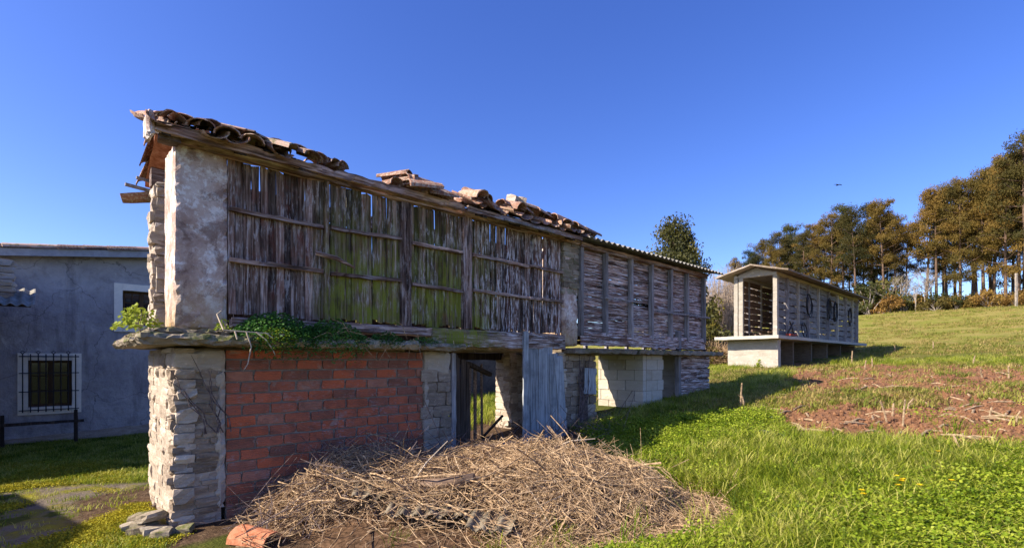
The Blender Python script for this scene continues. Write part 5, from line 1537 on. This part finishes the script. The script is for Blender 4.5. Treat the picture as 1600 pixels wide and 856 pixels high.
# bare leafless saplings in the gap
def bare_mesh(seed, H, n=46):
    r = random.Random(seed); V, F = [], []
    def grow(p, d, L, rad, lv):
        e = p + d * L; tube_into(V, F, [p, p.lerp(e, .5) + Vector((r.gauss(0, .03), r.gauss(0, .03), 0)) * L, e], [rad, rad * .8, rad * .6], 5 if lv < 2 else 4, False)
        if lv < 4:
            for _ in range(3 if lv else 4):
                q = (d + Vector((r.gauss(0, .55), r.gauss(0, .55), r.gauss(.15, .3)))).normalized()
                grow(p.lerp(e, r.uniform(.5, 1)), q, L * r.uniform(.55, .8), rad * .55, lv + 1)
    grow(Vector((0, 0, -.1)), Vector((0, 0, 1)), H * .34, H * .012, 0)
    return mk_mesh('trunk', V, F, M['barkpale'])
BARE = [bare_mesh(51, 9), bare_mesh(52, 9)]
for i, px in enumerate((1392, 1408, 1420, 1431, 1444, 1455)):
    x, y = crest(px, 75 + (i % 3)); t_ = thing('bare_sapling', 'leafless pale sapling in the gap of the hilltop wood', 'tree', (x, y, zf(x, y)), i, 'leafless saplings in the wood gap'); s = rr.uniform(.6, .95); t_.scale = (s, s, s); put('trunk', BARE[i % 2], t_)
# evergreen behind the slatted granary
def broad_tree(seed, H, R, crown0, ncl, n, size, m, mb='bark'):
    r = random.Random(seed); V, F = [], []; LV, LF = [], []
    tube_into(V, F, [(0, 0, -.2), (.1, 0, H * .3), (0, .1, H * .6), (0, 0, H * .92)], [H * .025, H * .02, H * .012, H * .003], 8, False)
    for k in range(ncl):
        f = r.random() ** .8; z = H * (crown0 + (1 - crown0) * f); rad = R * (1 - f) ** .6 * (.35 + .65 * r.random()) + .15
        a = r.uniform(0, 6.28); c = Vector((rad * math.cos(a), rad * math.sin(a), z))
        tube_into(V, F, [(0, 0, z * .85), c], [H * .006, H * .002], 4, False)
        cluster_leaves(r, LV, LF, c, R * .24 * r.uniform(.6, 1.2), n, size, .55, .8)
    return mk_mesh('trunk', V, F, M[mb], True), mk_mesh('crown', LV, LF, M[m])
OAK = broad_tree(61, 8, 2.5, .12, 120, 170, .115, 'oak')
Y = 27; x = (1054 - 800) / 770 * Y; z = zf(x, Y); H = EYE + (563 - 343) * Y / 770 - z
plant_tree('evergreen_tree', OAK, x, Y, 1.0, 'dark evergreen tree rising behind the corrugated roof', 'tree', None, .4, H / 8)
Y = 24; x = (1104 - 800) / 770 * Y
plant_tree('evergreen_bush', shrub_mesh(44, 1.1, 3.4, 120, .13, 'oak', 26), x, Y, .95, 'dark glossy bush between the two granaries', 'bush')
Y = 34; x = (1088 - 800) / 770 * Y
plant_tree('evergreen_bush', shrub_mesh(46, 1.5, 5.0, 120, .16, 'oak', 30), x, Y, 1.1, 'tall dark bush behind the glossy bush between the granaries', 'bush')
# pale leafless willow thicket between the granaries
def thicket(seed, R, H, n, m='barkpale'):
    r = random.Random(seed); V, F = [], []
    for k in range(n):
        a = r.uniform(0, 6.28); d = R * .55 * math.sqrt(r.random()); p = Vector((d * math.cos(a), d * math.sin(a), 0))
        a2 = a + r.uniform(-.8, .8); L = H * r.uniform(.6, 1.1) * (1 - .35 * d / R)
        e = p + Vector((math.cos(a2) * R * .55 * r.random(), math.sin(a2) * R * .55 * r.random(), L)); mid = p.lerp(e, .55) + Vector((r.gauss(0, .1), r.gauss(0, .1), .1 * H))
        tube_into(V, F, [p, mid, e], [.02, .013, .005], 4, False)
        for _ in range(7):
            s = p.lerp(e, r.uniform(.35, 1)); q = s + Vector((r.gauss(0, .35), r.gauss(0, .35), r.gauss(.12, .3)))
            tube_into(V, F, [s, q], [.008, .004], 3, False)
    return V, F
M['pale_twig'] = new_mat('pale_thicket', flat((.40, .31, .24), .3, 4), .9)
for (px, Y, R, H, n, lab) in ((1128, 36, 1.9, 5.8, 420, 'pale leafless willow thicket between the two granaries'), (1150, 46, 2.6, 6.6, 360, 'tall brown leafless thicket behind the far granary')):
    x = (px - 800) / 770 * Y; o = obj('willow_thicket', *thicket(px, R, H, n), M['pale_twig'], None, loc=(x, Y, zf(x, Y))); tag(o, lab, 'thicket')
Y = 23.5; x = (1119 - 800) / 770 * Y
o = obj('dry_bush', *thicket(7, .75, 1.0, 260), M['twig'], None, loc=(x, Y, zf(x, Y))); tag(o, 'low round brown dry bush on the grass between the granaries', 'bush')
# fields and woods far behind are hidden by the hill; a hedge line closes the view between the granaries
HED = shrub_mesh(47, 2.2, 3.0, 110, .26, 'oak', 22)
for i, (px, Y) in enumerate(((1090, 60), (1106, 62), (1122, 58), (1138, 61), (1156, 60))):
    x = (px - 800) / 770 * Y; plant_tree('hedge_bush', HED, x, Y, 1.3, 'far green hedge bush behind the willow thicket', 'bush', 'far hedge behind the thicket', i * 1.3)
# utility stake at the field edge and a bird
x, y = crest(1588, 73); o = obj('field_stake', *noisy_box(-.09, .09, -.09, .09, -.2, 3.4, .4, .01, .01, 3, 310), M['barkpale'], None, loc=(x, y, zf(x, y))); tag(o, 'pale straight stake standing in front of the hilltop pines', 'stake')
Y = 45; x = (1310 - 800) / 770 * Y; z = EYE + (563 - 289) * Y / 770
bt = thing('bird', 'tiny dark bird gliding in the blue sky', 'bird', (x, Y, z), .2)
V, F = [], []
tube_into(V, F, [(0, -.2, 0), (0, -.1, 0), (0, .05, .01), (0, .2, 0), (0, .3, 0)], [.005, .035, .045, .03, .004], 8); obj('body', V, F, M['bird'], bt)
for s in (-1, 1):
    V = [(s * .03, -.06, .01), (s * .03, .10, .01), (s * .22, .08, .05), (s * .22, -.06, .05), (s * .42, .08, .02), (s * .42, .03, .02)]
    V += [(a, b, c - .012) for a, b, c in V]
    F = [(0, 1, 2, 3), (3, 2, 4, 5), (9, 8, 7, 6), (11, 10, 8, 9), (0, 3, 9, 6), (3, 5, 11, 9), (5, 4, 10, 11), (4, 2, 8, 10), (2, 1, 7, 8), (1, 0, 6, 7)]
    obj('wing', V, F if s > 0 else [f[::-1] for f in F], M['bird'], bt)
